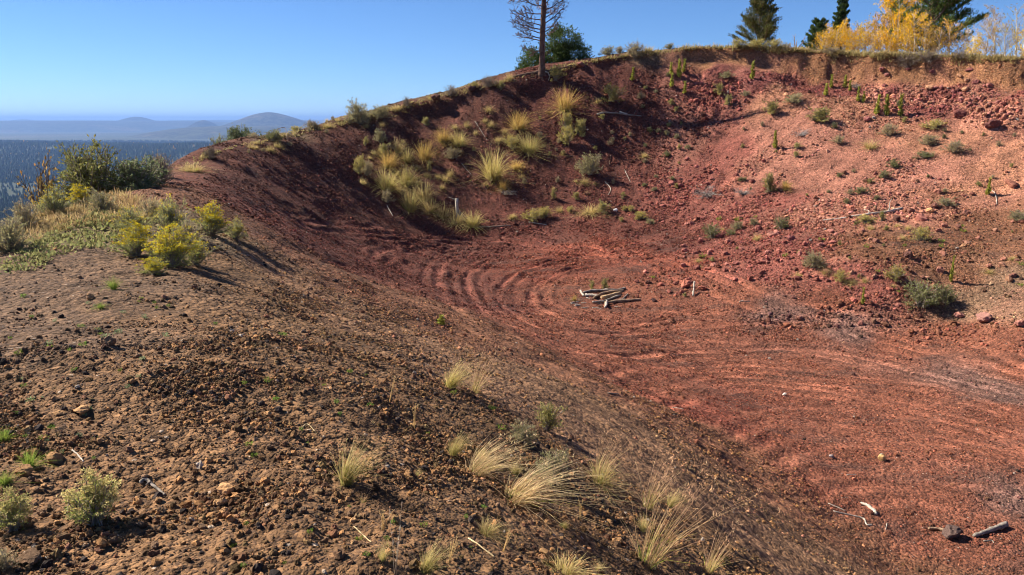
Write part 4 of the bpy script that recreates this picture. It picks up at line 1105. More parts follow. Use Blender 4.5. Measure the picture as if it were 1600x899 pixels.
TABLE = """
blond0 540 757 82 82|blond grass tuft leaning right, alone on the brown cinders below the slope's middle
blond1 703 606 48 62|dense pale green-blond grass tuft casting a long shadow down the slope
rstraw0 741 612 62 78|fan of bare straw stems close beside the dense green-blond tuft
stalk1 608 628 46 30|single dry tan seed stalk uphill of the dense green-blond tuft
stalk1 648 672 44 30|dry tan seed stalk below the other single stalk on the slope
straw1 742 742 82 70|long straw tuft swept right, at the upper left of the large straw clump
straw0 806 782 95 120|largest drooping straw clump lying over on the near slope
sage0 858 752 74 66|dark grey-green leafy bush against the right of the largest straw clump
sage0 815 690 40 56|small leafy green-grey bush above the largest straw clump
yellow1 853 672 50 66|feathery green herb on the slope edge above the straw clump
blond1 707 712 44 40|small tan grass tuft left of the long swept straw tuft
tan0 936 756 46 62|loose tan-green grass tuft right of the dark leafy bush
rstraw1 934 744 72 50|reddish bare stems rising from the loose tan-green tuft
rstraw0 1012 794 78 66|reddish upright straw tuft at the brow above the cinder slide
blond0 1046 792 34 40|small round blond tuft touching the reddish straw tuft at the brow
rstraw1 1012 882 150 118|biggest fan of bare tan stems by the bottom edge
stalk1 906 812 40 34|short dry stalk with green leaves between the straw clumps
rstraw0 1108 892 70 50|few reddish stems lying low right of the biggest stem fan
stalk0 618 896 128 66|three tall grey dead stalks standing at the bottom edge
blond1 664 896 64 64|green-yellow grass spray at the bottom edge beside the tall grey stalks
stalk1 700 880 50 60|thin dry grass spray right of the tall grey stalks
stalk1 786 862 40 50|pale grass wisp below the largest straw clump
tan0 880 897 40 80|flattened grey-green grass at the bottom edge left of the stem fan
stalk1 600 830 36 60|sparse dry grass behind the tall grey stalks
cream0 150 818 92 112|rounded rabbitbrush with cream seed heads on the near brown slope
cream0 22 828 70 90|rabbitbrush with cream heads cut by the picture's left edge
sage1 4 890 40 60|grey dry bush in the bottom left corner
green0 46 728 32 50|green grass with a dead stick between two ochre rocks at the left edge
green0 6 690 26 40|bright green grass sprig at the left edge above the two ochre rocks
green0 8 756 26 46|low bright green sprig at the left edge under the two ochre rocks
rabbit0 212 400 54 72|yellow-flowered rabbitbrush, upper left of the flowering pair
rabbit1 268 416 68 88|largest yellow-flowered rabbitbrush beside the brown path
rabbit1 240 428 26 54|low bright yellow flower clump at the foot of the flowering pair
pale0 306 414 46 52|pale grey-green rabbitbrush at the right of the flowering pair
rabbit0 330 366 50 62|yellow-topped rabbitbrush on the crest right of the path
pale0 368 374 36 38|small round yellow-green rabbitbrush on the brink of the dark slope
pale0 266 362 60 62|tall pale rabbitbrush with few yellow blooms behind the flowering pair
pale0 206 362 42 60|grey-green rabbitbrush behind and left of the flowering pair
sage1 292 378 40 56|dry brownish bush between the flowering pair and the crest
sage1 238 340 34 50|dry grey bush in front of the dark evergreen shrub
rabbit0 128 316 36 46|yellow-topped rabbitbrush below the olive evergreen shrub
sage0 160 330 40 60|grey-green brush below and right of the olive evergreen shrub
pale0 84 318 46 58|pale rabbitbrush under the small orange-leaved tree
sage0 14 392 62 80|grey-green brush at the left edge of the path
sage1 40 356 50 60|grey brush behind the one at the left edge
green0 178 452 24 30|thin green-yellow grass sprig on the bare path
green0 158 482 12 22|tiny green tuft in the middle of the bare path
sage1 250 282 44 50|pale dry bush at the right foot of the dark evergreen shrub
twiggy0 330 248 24 30|small dark twiggy bush on the crest between shrub and junipers
tan0 300 268 18 46|yellowish grass on the crest left of the small twiggy bush
green1 427 220 20 36|round green bush on the crest beside a bent dead stick
yellow0 462 206 10 26|low yellow-green bush on the crest right of the bent stick
sage1 487 202 16 28|tan-green bush on the low part of the crest
tan0 510 200 12 20|small tan tuft right of the tan-green crest bush
sage0 560 192 40 48|largest grey-green crest bush with bare twigs reaching up
sage0 594 184 24 34|round grey-green bush just right of the largest crest bush
tan1 618 172 10 18|small tan tuft right of the two grey-green crest bushes
twiggy0 635 166 18 16|lone grey twiggy bush on the rising crest
tan0 676 156 12 26|tan grass clump above the dark overhang on the crest
twiggy0 706 150 20 24|dark grey twiggy bush halfway up the crest
yellow0 741 138 12 20|yellow-green bush left of the wide twiggy crest bush
twiggy0 764 136 20 30|wide grey twiggy bush on the crest left of the dead pine
yellow1 783 140 14 16|small green bush below the wide twiggy crest bush
tan1 796 126 16 16|tan grass tuft on the crest just left of the dead pine's roots
yellow1 868 126 26 34|yellow-green bush under the dead pine's right-hand roots
sage0 950 84 16 26|grey-green bush on the skyline right of the juniper
sage1 968 82 12 20|small grey bush between two skyline bushes right of the juniper
sage1 991 88 24 42|largest grey skyline bush hanging over the rim's shadow
sage0 1046 76 10 18|low grey bush alone on the smooth skyline
tan1 1013 80 10 24|low tan grass on the skyline right of the largest grey bush
yellow0 1152 74 14 30|yellow-green bush on the rim left of the first pine
yellow0 1184 76 16 34|yellow-green bush at the first pine's foot
yellow0 1212 76 16 30|tan-green bush at the right foot of the first pine
sage1 1228 80 14 22|grey-green bush beside the bare forked snag
twiggy0 1300 84 12 30|grey twig bush on the rim under the golden aspens
twiggy0 1420 104 26 40|grey twigs hanging down the tan cliff face
twiggy0 1450 96 20 44|grey twig thicket on the cliff edge right of the tallest aspen
twiggy0 1500 92 14 30|grey twig bush on the cliff edge below the sparse aspens
fdome0 691 222 26 34|orange-tan bunch grass below the crest, left of a yellow-green neighbour
ydome0 716 228 26 34|yellow-green bunch grass touching the orange-tan one below the crest
yellow1 665 196 14 16|small yellow-green weed high on the dark wall
fdome1 808 202 32 42|orange grass dome with a dark shadow, high below the dead pine
ydome1 826 238 36 46|yellow-green grass dome under the orange dome
fdome0 882 172 42 48|biggest tan grass dome right below the dead pine
yellow0 955 158 28 42|yellow-green bush below the juniper's shadow
yellow0 884 202 30 24|upright yellow plants under the biggest tan dome
yellow1 906 208 24 24|yellow-green plant left of the fallen grey branch
yellow0 886 224 30 30|yellow-green bush in the middle of the plants under the tan dome
yellow1 908 214 30 22|taller yellow plant of the group under the tan dome
ydome0 770 280 54 54|largest tan-green grass dome in the middle of the dark wall
yellow0 800 232 22 36|pale green bush left of the yellow-green dome
fdome1 806 264 16 30|flat orange grass between the two biggest domes
fdome0 786 296 20 24|small orange tuft below the largest tan-green dome
dead0 790 304 14 30|grey dead thatch below the small orange tuft
fdome1 663 250 34 38|orange bunch grass in the middle of the left wall
ydome0 636 254 26 24|yellow-green tuft left of the orange bunch grass
sage1 706 248 20 34|grey bush on a dead stick right of the orange bunch grass
fdome0 606 262 32 40|tan fluffy tuft in the chain of grasses along the ramp
yellow0 560 272 34 20|tall yellow-green plant at the top of the ramp's grass chain
sage1 572 274 26 26|grey-green bush next to the tall yellow-green plant
ydome1 604 298 42 48|green and tan bunch grass, widest in the ramp's grass chain
ydome0 634 290 36 40|tan-green bunch grass right of the widest one in the chain
ydome1 640 330 44 38|bright yellow-green bunch grass with a long shadow over the ramp
tan0 662 312 36 40|tan grass right of the bright yellow-green bunch grass
sage1 604 316 22 26|straggly weed by the dead stick on the ramp
tan1 566 288 12 16|lone pale tuft with a long thin shadow on the dark ramp
tan1 703 276 16 14|lone round pale tuft in the middle of the left wall
yellow1 670 268 18 12|thin yellow-green sprig beside the lone round pale tuft
tan0 672 330 24 36|tan grass in the lower chain, next to the white stump
tan1 692 340 26 38|tan grass in the lower chain left of the white stump's foot
tan0 712 350 24 38|tan grass at the end of the lower chain under the white stump
ydome1 738 354 30 38|green grass at the foot of the white stump
yellow1 600 246 24 24|pale green plant above the fluffy tan tuft
tan1 622 238 26 26|tan plume grass above the orange bunch grass
yellow1 571 228 16 10|bright green sprig near the top of the ramp grasses
sage0 593 222 24 22|grey-green tuft below the round crest bush
yellow0 834 344 20 40|yellow grass clump along the foot of the dark wall
yellow0 852 340 20 26|right-hand yellow grass touching the clump at the wall's foot
tan0 922 334 18 40|tan-green grass at the wall's foot, left of the white stone
yellow1 942 332 20 30|yellow-green grass at the wall's foot beside the white stone
sage0 922 272 40 44|large grey-green bush alone low on the dark red wall
yellow1 865 312 18 14|small yellow-green weed with a thin shadow low on the dark wall
yellow1 900 312 14 16|small pale weed right of the one with a thin shadow
yellow0 1003 342 14 24|yellow-green tuft where the dark wall meets the rocks
sage0 1016 350 10 18|low grey-green plant below the tuft by the rocks
green1 1042 245 10 14|small green plant high in the dark red gully
green1 1114 372 26 36|dark green bush on the upper scree, largest of the cluster there
green1 1143 368 12 20|low green bush right of the dark green scree bush
sage0 1153 358 16 22|grey-green bush above the low green one on the scree
sage0 1178 352 14 18|small grey-green bush near the scree's upper edge
tan0 1182 376 14 18|round tan tuft right of the scree's green bushes
green1 1222 358 22 30|round green bush at the left end of the pale fallen log
sage0 1273 418 32 44|grey-green bush in the middle of the rocky apron
tan1 1290 428 14 18|small tan tuft below the grey-green apron bush
yellow0 1314 440 22 26|yellowish weed on the apron right of the grey-green bush
yellow0 1398 436 26 36|yellow-tan bush left of the biggest green bush
yellow0 1440 376 26 34|round yellow-green bush below the pale fallen log
green1 1440 478 44 70|biggest dark green bush at the foot of the right wall
green1 1478 474 34 40|green bush grown against the biggest one at the wall's foot
yellow0 1352 348 14 34|yellow-green grass under the middle of the pale fallen log
yellow1 1378 346 20 14|thin green weed at the right end of the pale fallen log
sage0 1478 322 16 36|low grey-green bush right of the pale fallen log
sage0 1590 344 18 34|grey-green bush at the right edge below the wall
green1 1396 262 14 22|green bush, highest of three in a slanting row on the pink wall
green1 1382 278 14 22|green bush, middle of the three in a slanting row on the pink wall
green1 1346 302 12 24|green bush, lowest of the three in a slanting row on the pink wall
green1 1446 246 10 36|wide low green bush above the slanting row
sage1 1490 238 20 38|dry grey-tan bush on the orange slope, right of the wide low one
tan0 1360 232 18 30|tan tuft with grey stems left of the wide low bush
sage1 1450 226 18 36|grey-tan bush between the cliff's foot and the wide low bush
yellow0 1460 200 14 40|yellow-green bush just under the cliff
sage1 1388 212 22 34|tan bush with a grey base below the trio of mulleins
yellow1 1282 190 24 46|wide tan-green bush on the upper pink slope
yellow1 1206 178 22 32|green-tan bush on the upper slope below the purple rock
sage0 1240 160 16 34|grey-green bush on the upper slope right of the purple rock
yellow1 1202 300 34 28|tan-green bush left of the orange one on the pink wall
fdome1 1228 296 16 22|small orange bush on the pink wall
sage1 1310 224 14 26|low tan bush in the middle of the pink wall
yellow1 1246 232 10 18|small green weed in the middle of the pink wall
yellow1 1125 148 20 20|green bush, upper one below the rim's smooth slope
yellow1 1138 164 18 18|green bush with dry stems below the upper one
sage0 1134 122 12 26|pale green bush right under the rim by the purple rock
sage0 1166 150 10 16|tiny grey-green bush beside the two green ones under the rim
dead0 1106 306 20 42|pale grey dead brush lying on the red gully's right side
dead1 1162 304 16 24|small grey dead brush right of the larger dead one
dead1 1252 212 14 26|grey dead brush on the upper pink wall
dead0 1336 138 14 14|upright grey dead twigs beside the upper mulleins
mull0 988 126 18 12|lone green mullein below the largest grey skyline bush
mull0 1048 116 16 12|mullein left of the upper group below the rim
mull1 1061 121 26 14|tallest mullein of the upper group below the rim
mull0 1068 113 18 12|mullein right of the tallest one in the upper group
mull1 1049 136 20 12|mullein under the upper group below the rim
mull0 1070 147 18 12|lowest mullein below the rim, right of the gully
mull1 1175 124 26 14|mullein standing against the purple rock
mull0 1299 137 18 12|mullein on the orange slope, topmost of three near the cliff's left end
mull1 1320 137 18 12|mullein right of the topmost one near the cliff's left end
mull0 1328 142 14 10|small mullein close below its neighbour near the cliff's left end
mull1 1290 150 18 13|mullein below the topmost one near the cliff's left end
mull0 1340 158 20 12|mullein left of a close pair under the cliff
mull1 1349 160 16 10|smaller mullein of the close pair under the cliff
mull0 1370 178 26 14|left mullein of the three tall ones in a row
mull1 1385 180 30 16|middle mullein of the three tall ones in a row
mull0 1406 181 30 15|right mullein of the three tall ones in a row
mull1 1211 232 26 13|bright mullein alone in the middle of the pink wall
mull0 1544 304 24 14|yellow-green mullein with a dead stick on the orange slope
mull1 1485 440 42 10|slender tall mullein behind the biggest green bush
mull0 1348 476 26 12|small yellow mullein beside the track left of the biggest green bush
mull1 688 508 16 26|lone bright green plant on the brown slope above the track
yellow1 925 452 16 12|thin green sprig standing at the left of the log pile
yellow1 945 452 20 18|tall yellow-green weeds behind the log pile
fdome0 897 470 12 12|small orange tuft at the left end of the log pile
yellow1 1070 464 8 10|tiny green weed by the upright grey stick among red rocks
herb1 1020 436 8 10|tiny weed on the rocks above the upright grey stick
"""
MINX = []
for line in TABLE.strip().splitlines():
    head, label = line.split('|')
    key, u, v, hp, wp = head.split()
    u, v, hp, wp = float(u), float(v), float(hp), float(wp)
    x, y, z = at(u, v)
    d = math.sqrt(x * x + y * y + (z - EYE) ** 2)
    s = math.hypot(1.0, 0.0) * y / F / math.cos(PITCH) * 1.02
    nm, cat = next(NAMES[p] for p in NAMES if key.startswith(p))
    lean = key.startswith(('blond', 'straw', 'rstraw'))
    wide = 0.95 if lean else (1.0 if PROTO[key][0] == 'parts' else 0.85)
    if key.startswith('mull'):
        wide = 1.15
    near_up = 1.0 if v > 540 else 1.0
    w = wp * s * wide * near_up
    hh = hp * s * 1.05 * near_up
    if lean:
        w = max(w, hh) * 0.95
    plant(key, nm, x, y, hh, w, label, cat, rz=(random.uniform(-0.3, 0.3) if lean else None), tilt=0.3)

# shrubs that stand a little below the crest, their feet out of sight: (kind, u, distance, top v, width px)
for key, u, Yd, vt, wp, label in [
        ('olive0', 138, 19.6, 214, 118, 'large olive-green evergreen shrub on the outer edge of the crest'),
        ('darkshrub0', 208, 19.8, 234, 112, 'dark grey-green evergreen shrub spreading over the end of the path'),
        ('autumn0', 66, 19.0, 232, 70, 'small leaning tree with sparse orange leaves below the crest'),
        ('twiggy0', 252, 21.5, 228, 46, 'brown twiggy bush right behind the dark evergreen shrub'),
        ('darkshrub0', 372, 37.0, 188, 50, 'dark green evergreen bush behind the low crest'),
        ('green1', 344, 36.0, 206, 34, 'darker low evergreen bush left of the one behind the low crest'),
        ('sage1', 398, 36.0, 204, 24, 'pale bush right of the evergreen behind the low crest')]:
    rx, rz = ray(u, vt + 40)
    x = rx * Yd; z0 = float(H(x, Yd))
    ztop = EYE + ray(u, vt)[1] * Yd
    nm, cat = next(NAMES[p] for p in NAMES if key.startswith(p))
    plant(key, nm, x, Yd, max(0.4, (ztop - z0)) * 1.05, wp * Yd / F * 1.0, label, cat, tilt=0.0)

# small look-alikes, told apart only by where they grow
rs = np.random.default_rng(77)


LANDMARKS = [(540, 740, 'the lone blond tuft'), (700, 590, 'the dense green-blond tuft'), (806, 760, 'the largest straw clump'), (1012, 860, 'the biggest stem fan'), (618, 860, 'the three grey stalks'), (150, 780, 'the whole cream-headed rabbitbrush'), (28, 800, 'the cream rabbitbrush at the picture edge'), (352, 785, 'the crumbly ochre clods'),
             (60, 725, 'the two ochre rocks'), (168, 535, 'the rounded brown path rock'), (126, 643, 'the flat tan path stone'), (240, 395, 'the yellow flowering pair'), (178, 445, 'the grass sprig on the path'), (418, 648, 'the ochre rock on the slope'), (240, 762, 'the hollow dead branch'), (1046, 780, 'the small blond brow tuft'), (930, 735, 'the reddish bare stems'),
             (593, 178, 'the round crest bush'), (663, 240, 'the orange bunch grass'), (716, 220, 'the orange and green grass pair'), (770, 260, 'the largest tan-green dome'), (640, 315, 'the bright yellow-green bunch grass'), (716, 325, 'the white stump'), (808, 190, 'the orange grass dome'), (882, 155, 'the biggest tan dome'), (922, 255, 'the large grey-green wall bush'), (970, 180, 'the grey fallen branch'), (845, 335, 'the yellow grass at the wall foot'), (962, 330, 'the white stone'), (560, 180, 'the largest crest bush'), (427, 212, 'the bent stick bush'), (487, 195, 'the tan-green crest bush'),
             (1061, 110, 'the upper mullein group'), (1106, 298, 'the pale dead brush'), (1114, 362, 'the dark green scree bush'), (1222, 348, 'the round green bush'), (1273, 408, 'the grey-green apron bush'), (1345, 337, 'the pale fallen log'), (1440, 365, 'the round yellow-green bush'), (1450, 460, 'the biggest green bush'), (1390, 170, 'the three tall mulleins'), (1175, 112, 'the mullein by the purple rock'), (1211, 220, 'the lone bright mullein'), (1382, 275, 'the slanting green row'), (1282, 180, 'the wide tan-green bush'), (1490, 228, 'the dry grey-tan bush'), (1545, 295, 'the mullein with a dead stick'), (1310, 135, 'the small cliff-end mulleins'), (1460, 192, 'the bush under the cliff'), (1552, 198, 'the fallen dark cliff block'), (1450, 96, 'the twig thicket on the cliff edge'), (1042, 240, 'the green gully plant'), (1540, 497, 'the large pinkish rock'), (950, 462, 'the log pile'), (1080, 455, 'the upright grey stick'), (1590, 335, 'the bush at the right edge'), (1125, 145, 'the two green rim bushes'), (1200, 290, 'the orange wall bush')]


def placed(base, u, v):
    """the label, told apart by the nearest landmark"""
    du, dv, nm = min(((u - a, v - b, n) for a, b, n in LANDMARKS), key=lambda t: t[0] ** 2 + (1.6 * t[1]) ** 2)
    far = math.hypot(du, 1.6 * dv)
    if far > 170:
        return base
    side = ('right of' if du > 0 else 'left of') if abs(du) > 1.3 * abs(dv) else ('below' if dv > 0 else 'above')
    lb = '%s %s%s %s' % (base, 'close ' if far < 45 and side in ('right of', 'left of') else ('just ' if far < 45 else ''), side, nm)
    return lb if len(lb.replace('-', ' ').split()) <= 16 else '%s %s %s' % (base, side, nm)


def flock(keys, nm, cat, label, group, n, box, hpx, wpx=None, ok=None):
    c = 0; tries = 0
    while c < n and tries < n * 30:
        tries += 1
        u = rs.uniform(box[0], box[2]); v = rs.uniform(box[1], box[3])
        if ok is not None and not ok(u, v):
            continue
        x, y, z = at(u, v)
        s = y / F
        hh = rs.uniform(*hpx) * s
        plant(keys[int(rs.integers(0, len(keys)))], nm, x, y, hh, hh * rs.uniform(0.9, 1.6) if wpx is None else rs.uniform(*wpx) * s, placed(label, u, v), cat, group, tilt=0.4)
        c += 1


flock(['herb0', 'herb1', 'herb2'], 'weed_sprig', 'plant', 'tiny green sprig on the path', 'green sprigs on the path', 46, (0, 455, 320, 720), (5, 13), ok=lambda u, v: u < 330 - (v - 455) * 0.6)
flock(['herb0', 'herb1'], 'weed_sprig', 'plant', 'tiny green sprig on the cinder slope', 'green sprigs on the cinder slope', 40, (330, 500, 900, 890), (5, 13), ok=lambda u, v: v > 480 + (u - 400) * 0.42)
flock(['tan0', 'tan1'], 'grass_tuft', 'grass tuft', 'small tan tuft on the dark wall', 'tan tufts on the dark wall', 34, (555, 185, 800, 300), (7, 13), ok=lambda u, v: v > 195 - (u - 555) * 0.17)
flock(['yellow1', 'tan0', 'sage1'], 'weed_clump', 'plant', 'small dry weed on the red wall', 'dry weeds below the dead pine', 40, (740, 150, 1010, 320), (6, 13))
flock(['yellow1', 'sage0', 'green1'], 'weed_clump', 'plant', 'small green weed in the red gully', 'green weeds in the gully', 24, (1000, 110, 1080, 320), (5, 11))
flock(['green1', 'sage1', 'yellow1'], 'weed_clump', 'plant', 'small weed on the pink wall', 'weeds on the pink wall', 44, (1130, 150, 1600, 320), (5, 11), ok=lambda u, v: v > 130 + max(0, (u - 1400)) * 0.45)
flock(['yellow1', 'tan0', 'herb1'], 'weed_clump', 'plant', 'small yellowish weed on scree', 'weeds on the scree apron', 44, (1080, 335, 1600, 460), (5, 12), ok=lambda u, v: v < 420 + (u - 1080) * 0.12)
flock(['yellow0', 'tan1'], 'weed_clump', 'plant', 'small weed at the dark wall foot', 'weeds at the wall foot', 10, (780, 328, 1000, 348), (6, 12))
flock(['tan0', 'tan1', 'sage1'], 'grass_tuft', 'grass tuft', 'small tuft on the left crest', 'tufts on the left crest', 16, (300, 186, 560, 250), (6, 13), ok=lambda u, v: abs(v - (262 - (u - 300) * 0.30)) < 12)
flock(['blond0', 'tan0', 'rstraw1'], 'grass_tuft', 'grass tuft', 'thin dry grass wisp on brown cinders', 'dry wisps on the near slope', 12, (560, 640, 1150, 895), (14, 34), ok=lambda u, v: v > 640 + (u - 640) * 0.45)

# ground cover nobody could count
def cover(name, label, n, sampler_uv, hpx, c0, c1, width, mat, spread=0.7, leafy=False):
    r = np.random.default_rng(abs(hash(label)) % 1000 if False else len(label) * 7)
    g = G()
    P = []
    for i in range(n):
        u, v = sampler_uv(r)
        x, y, z = at(u, v)
        P.append((x + r.normal() * 0.02 * y * 0.1, y, 0))
    for x, y, _ in P:
        s = y / F
        z = float(H(x, y))
        hh = r.uniform(*hpx) * s
        if leafy:
            q = np.array((x, y, z)) + r.normal(size=(9, 3)) * np.array((hh * 1.2, hh * 1.2, hh * 0.15))
            cards(g, r, q, hh * 1.1, 0.5, c1, 0.3, np.array((0, 0, 0.8)), 0.8)
        else:
            n0 = len(g.V)
            blades(g, r, 9, hh * 0.5, (hh * 0.5, hh * 1.1), spread, width * s, c0, c1, (0.1, 0), 0.3, 0.3, 2, (x, y, z - hh * 0.05))
    me = g.mesh(name, mat)
    return tag(link(name, me), label, 'grass', kind='stuff')


def in_poly(poly):
    poly = np.array(poly, float)
    lo, hi = poly.min(0), poly.max(0)

    def f(r):
        while True:
            p = r.uniform(lo, hi)
            inside = False
            for (x1, y1), (x2, y2) in zip(poly, np.roll(poly, -1, 0)):
                if (y1 > p[1]) != (y2 > p[1]) and p[0] < (x2 - x1) * (p[1] - y1) / (y2 - y1 + 1e-9) + x1:
                    inside = not inside
            if inside:
                return p
    return f


cover('ground_cover', 'low bright green ground cover carpeting the old path', 420, in_poly([(0, 420), (60, 370), (150, 330), (260, 330), (230, 350), (170, 385), (90, 400), (40, 430)]), (3, 7), GREENY, (0.27, 0.27, 0.11), 2.0, M_leaf, leafy=True)
cover('dry_grass', 'pale dry grass along the outer edge of the path', 900, in_poly([(0, 400), (20, 330), (90, 300), (170, 300), (270, 320), (230, 345), (140, 350), (60, 372)]), (8, 19), (0.24, 0.18, 0.085), (0.34, 0.25, 0.13), 1.3, M_dry, 0.9)


def on_line(pts, jit):
    pts = np.array(pts, float)

    def f(r):
        i = r.integers(0, len(pts) - 1); t = r.uniform()
        p = pts[i] * (1 - t) + pts[i + 1] * t
        if r.uniform() > 0.25 + 0.75 * sstep(-0.4, 0.4, float(noise(p[0] / 22.0, 0.5, 66))):
            return f(r)
        return p[0] + r.normal() * 4, p[1] + abs(r.normal()) * jit
    return f


cover('rim_grass', 'dry grass fringe along the top of the right-hand rim', 900, on_line([(1060, 76), (1120, 74), (1180, 74), (1240, 78), (1300, 82), (1360, 85), (1420, 87), (1480, 88), (1540, 90), (1600, 93)], 2.0), (4, 11), (0.22, 0.175, 0.08), (0.28, 0.225, 0.11), 1.5, M_dry, 0.8)
cover('crest_grass', 'thin dry grass along the rising left crest', 420, on_line([(290, 262), (330, 238), (430, 214), (500, 200), (560, 184), (640, 163), (740, 139), (800, 123), (920, 95), (1000, 83), (1060, 78)], 2.5), (3, 8), (0.22, 0.18, 0.08), (0.28, 0.23, 0.11), 1.5, M_dry, 0.8)

# ------------------------------------------------------------------ trees
def root_at(u, Yd, dz=0.0):
    rx, _ = ray(u, 80)
    x = rx * Yd
    return x, Yd, float(H(x, Yd)) + dz


def new_empty(name, loc, label, cat, group=None):
    o = bpy.data.objects.new(name, None); COL.objects.link(o); o.location = loc; o.empty_display_size = 0.2
    return tag(o, label, cat, group)


M_tree = veg_mat('needles', 0.30, 1.25)
# the dead pine on the crest
r = np.random.default_rng(400)
bx, by, bz = at(846, 114)
dp = new_empty('dead_pine', (bx, by, bz - 0.05), 'tall dead pine with bare branches and exposed roots on the crest', 'tree')
BARK = (0.135, 0.085, 0.065); DEADW = (0.17, 0.115, 0.095)
TH = 9.5
tp = np.array([(0, 0, -0.35), (0, 0, 0.0), (0.02, 0, 0.25), (0.04, 0, 0.8), (0.03, 0, 1.6), (0.06, 0, 2.6), (0.10, 0, 3.6), (0.12, 0, 5.0), (0.14, 0.02, 7.0), (0.16, 0.05, TH)])
trr = np.array([0.30, 0.25, 0.185, 0.16, 0.152, 0.144, 0.132, 0.11, 0.07, 0.02])
tt = np.linspace(0, len(tp) - 1, 60)
ti = np.clip(tt.astype(int), 0, len(tp) - 2); tf = tt - ti
TPs = tp[ti] * (1 - tf)[:, None] + tp[ti + 1] * tf[:, None]; TRs = trr[ti] * (1 - tf) + trr[ti + 1] * tf
g = G(); tube(g, TPs, TRs, BARK, 14, 0.35, r, rough=0.055)
link('trunk', g.mesh('dead_pine_trunk', M_bark), parent=dp)


def dead_branch(g, r, p0, d, L, rad, c):
    P = curve(p0, d, L, 9, r, 0.10, 0.045)
    tube(g, P, np.linspace(rad, rad * 0.25, 10), c, 5, 0.2, r)
    n2 = int(9 + L * 8)
    for q in range(n2):
        i = int(r.integers(2, 9)); t_ = P[i] - P[i - 1]; t_ /= np.linalg.norm(t_)
        sd_ = np.cross(t_, r.normal(size=3)); sd_ /= np.linalg.norm(sd_) + 1e-9
        L2 = L * r.uniform(0.18, 0.42) * (1.1 - i / 12)
        Q = curve(P[i], t_ * 0.8 + sd_ * 0.8 + (0, 0, 0.12), L2, 5, r, 0.16, 0.05)
        tube(g, Q, np.linspace(rad * 0.30, 0.006, 6), c, 4, 0.2, r, cap=False)
        for w in range(7):
            j = int(r.integers(1, 6)); t2 = Q[j] - Q[j - 1]; t2 /= np.linalg.norm(t2) + 1e-9
            s2 = r.normal(size=3); s2 /= np.linalg.norm(s2)
            W_ = curve(Q[j], t2 + s2 * 0.8 + (0, 0, 0.1), L2 * r.uniform(0.25, 0.5), 3, r, 0.2, 0.05)
            tube(g, W_, np.linspace(0.008, 0.004, 4), c, 3, 0.2, r, cap=False)


specs = [(1.15, 185, -0.05, 1.15), (1.25, 170, -0.30, 0.8), (1.7, 178, 0.35, 1.55), (1.85, 195, 0.10, 1.75), (1.95, 20, 0.55, 0.9), (2.1, 165, 0.30, 1.5), (2.15, -10, 0.75, 1.3), (2.3, 188, 0.15, 1.8), (2.35, 30, 0.35, 1.0), (2.5, 205, 0.25, 1.7), (2.6, -25, 0.55, 1.5),
         (2.8, 172, 0.10, 1.6), (2.9, 8, 0.55, 1.4), (3.0, 60, 0.4, 1.2), (3.1, 190, -0.05, 1.7), (3.3, -15, 0.35, 1.7), (3.4, 120, 0.2, 1.2), (3.5, 200, 0.15, 1.6), (3.6, 15, 0.9, 1.3), (3.8, 178, 0.05, 1.8), (3.9, 0, 0.30, 1.6), (4.0, 250, 0.2, 1.3), (4.2, 190, 0.20, 1.6),
         (4.3, -20, 0.30, 1.7), (4.6, 175, 0.2, 1.5), (4.7, 10, 0.35, 1.5), (5.0, 200, 0.3, 1.3), (5.2, 40, 0.3, 1.3), (5.6, 160, 0.3, 1.2), (5.8, -10, 0.4, 1.2), (6.3, 190, 0.4, 1.0), (6.6, 15, 0.4, 1.0), (7.2, 170, 0.5, 0.8), (7.6, 0, 0.5, 0.8), (8.3, 200, 0.6, 0.6), (8.6, 30, 0.6, 0.5)]
for hz, azd, el, L in specs:
    a = math.radians(azd)
    g = G()
    dead_branch(g, r, (0.06 + 0.1 * math.cos(a), 0.1 * math.sin(a), hz), (math.cos(a), math.sin(a), el), L, 0.014 + 0.011 * L, DEADW)
    link('branch', g.mesh('dead_pine_branch', M_bark), parent=dp)
# exposed roots following the crumbled bank
for k_, (pts, rad, c) in enumerate([
        ([(843, 112), (832, 117), (818, 120), (802, 126), (790, 136)], 0.10, BARK), ([(840, 114), (824, 120), (812, 124), (800, 134), (799, 146)], 0.06, BARK), ([(850, 112), (864, 110), (880, 106), (895, 102)], 0.07, BARK),
        ([(847, 114), (848, 121), (845, 128), (849, 134)], 0.04, BARK), ([(849, 112), (856, 113), (859, 119), (857, 126)], 0.035, (0.42, 0.37, 0.30)), ([(846, 115), (838, 122), (836, 130), (828, 136)], 0.035, BARK), ([(852, 114), (862, 118), (866, 126), (878, 133)], 0.04, BARK)]):
    P = []
    for i, (u, v) in enumerate(pts):
        Yr = by - 0.05 - 0.10 * i if k_ in (3, 4, 5, 6) else by - 0.06 * i
        x_, y_, z_ = pt(u, v, Yr)
        z_ = max(z_, float(H(x_, y_)) + rad * 0.4)
        P.append((x_ - bx, y_ - by, z_ - bz + 0.05))
    P = np.array(P)
    t = np.linspace(0, len(P) - 1, 18); i = np.clip(t.astype(int), 0, len(P) - 2); f = (t - i)[:, None]
    g = G(); tube(g, P[i] * (1 - f) + P[i + 1] * f + r.normal(size=(18, 3)) * 0.008, np.linspace(rad, rad * 0.35, 18), c, 7, 0.25, r, rough=0.08)
    ro = link('root', g.mesh('dead_pine_root', M_bark), parent=dp)
    if k_ == 4:
        ro['label'] = 'pale bleached root hanging from the dead pine'


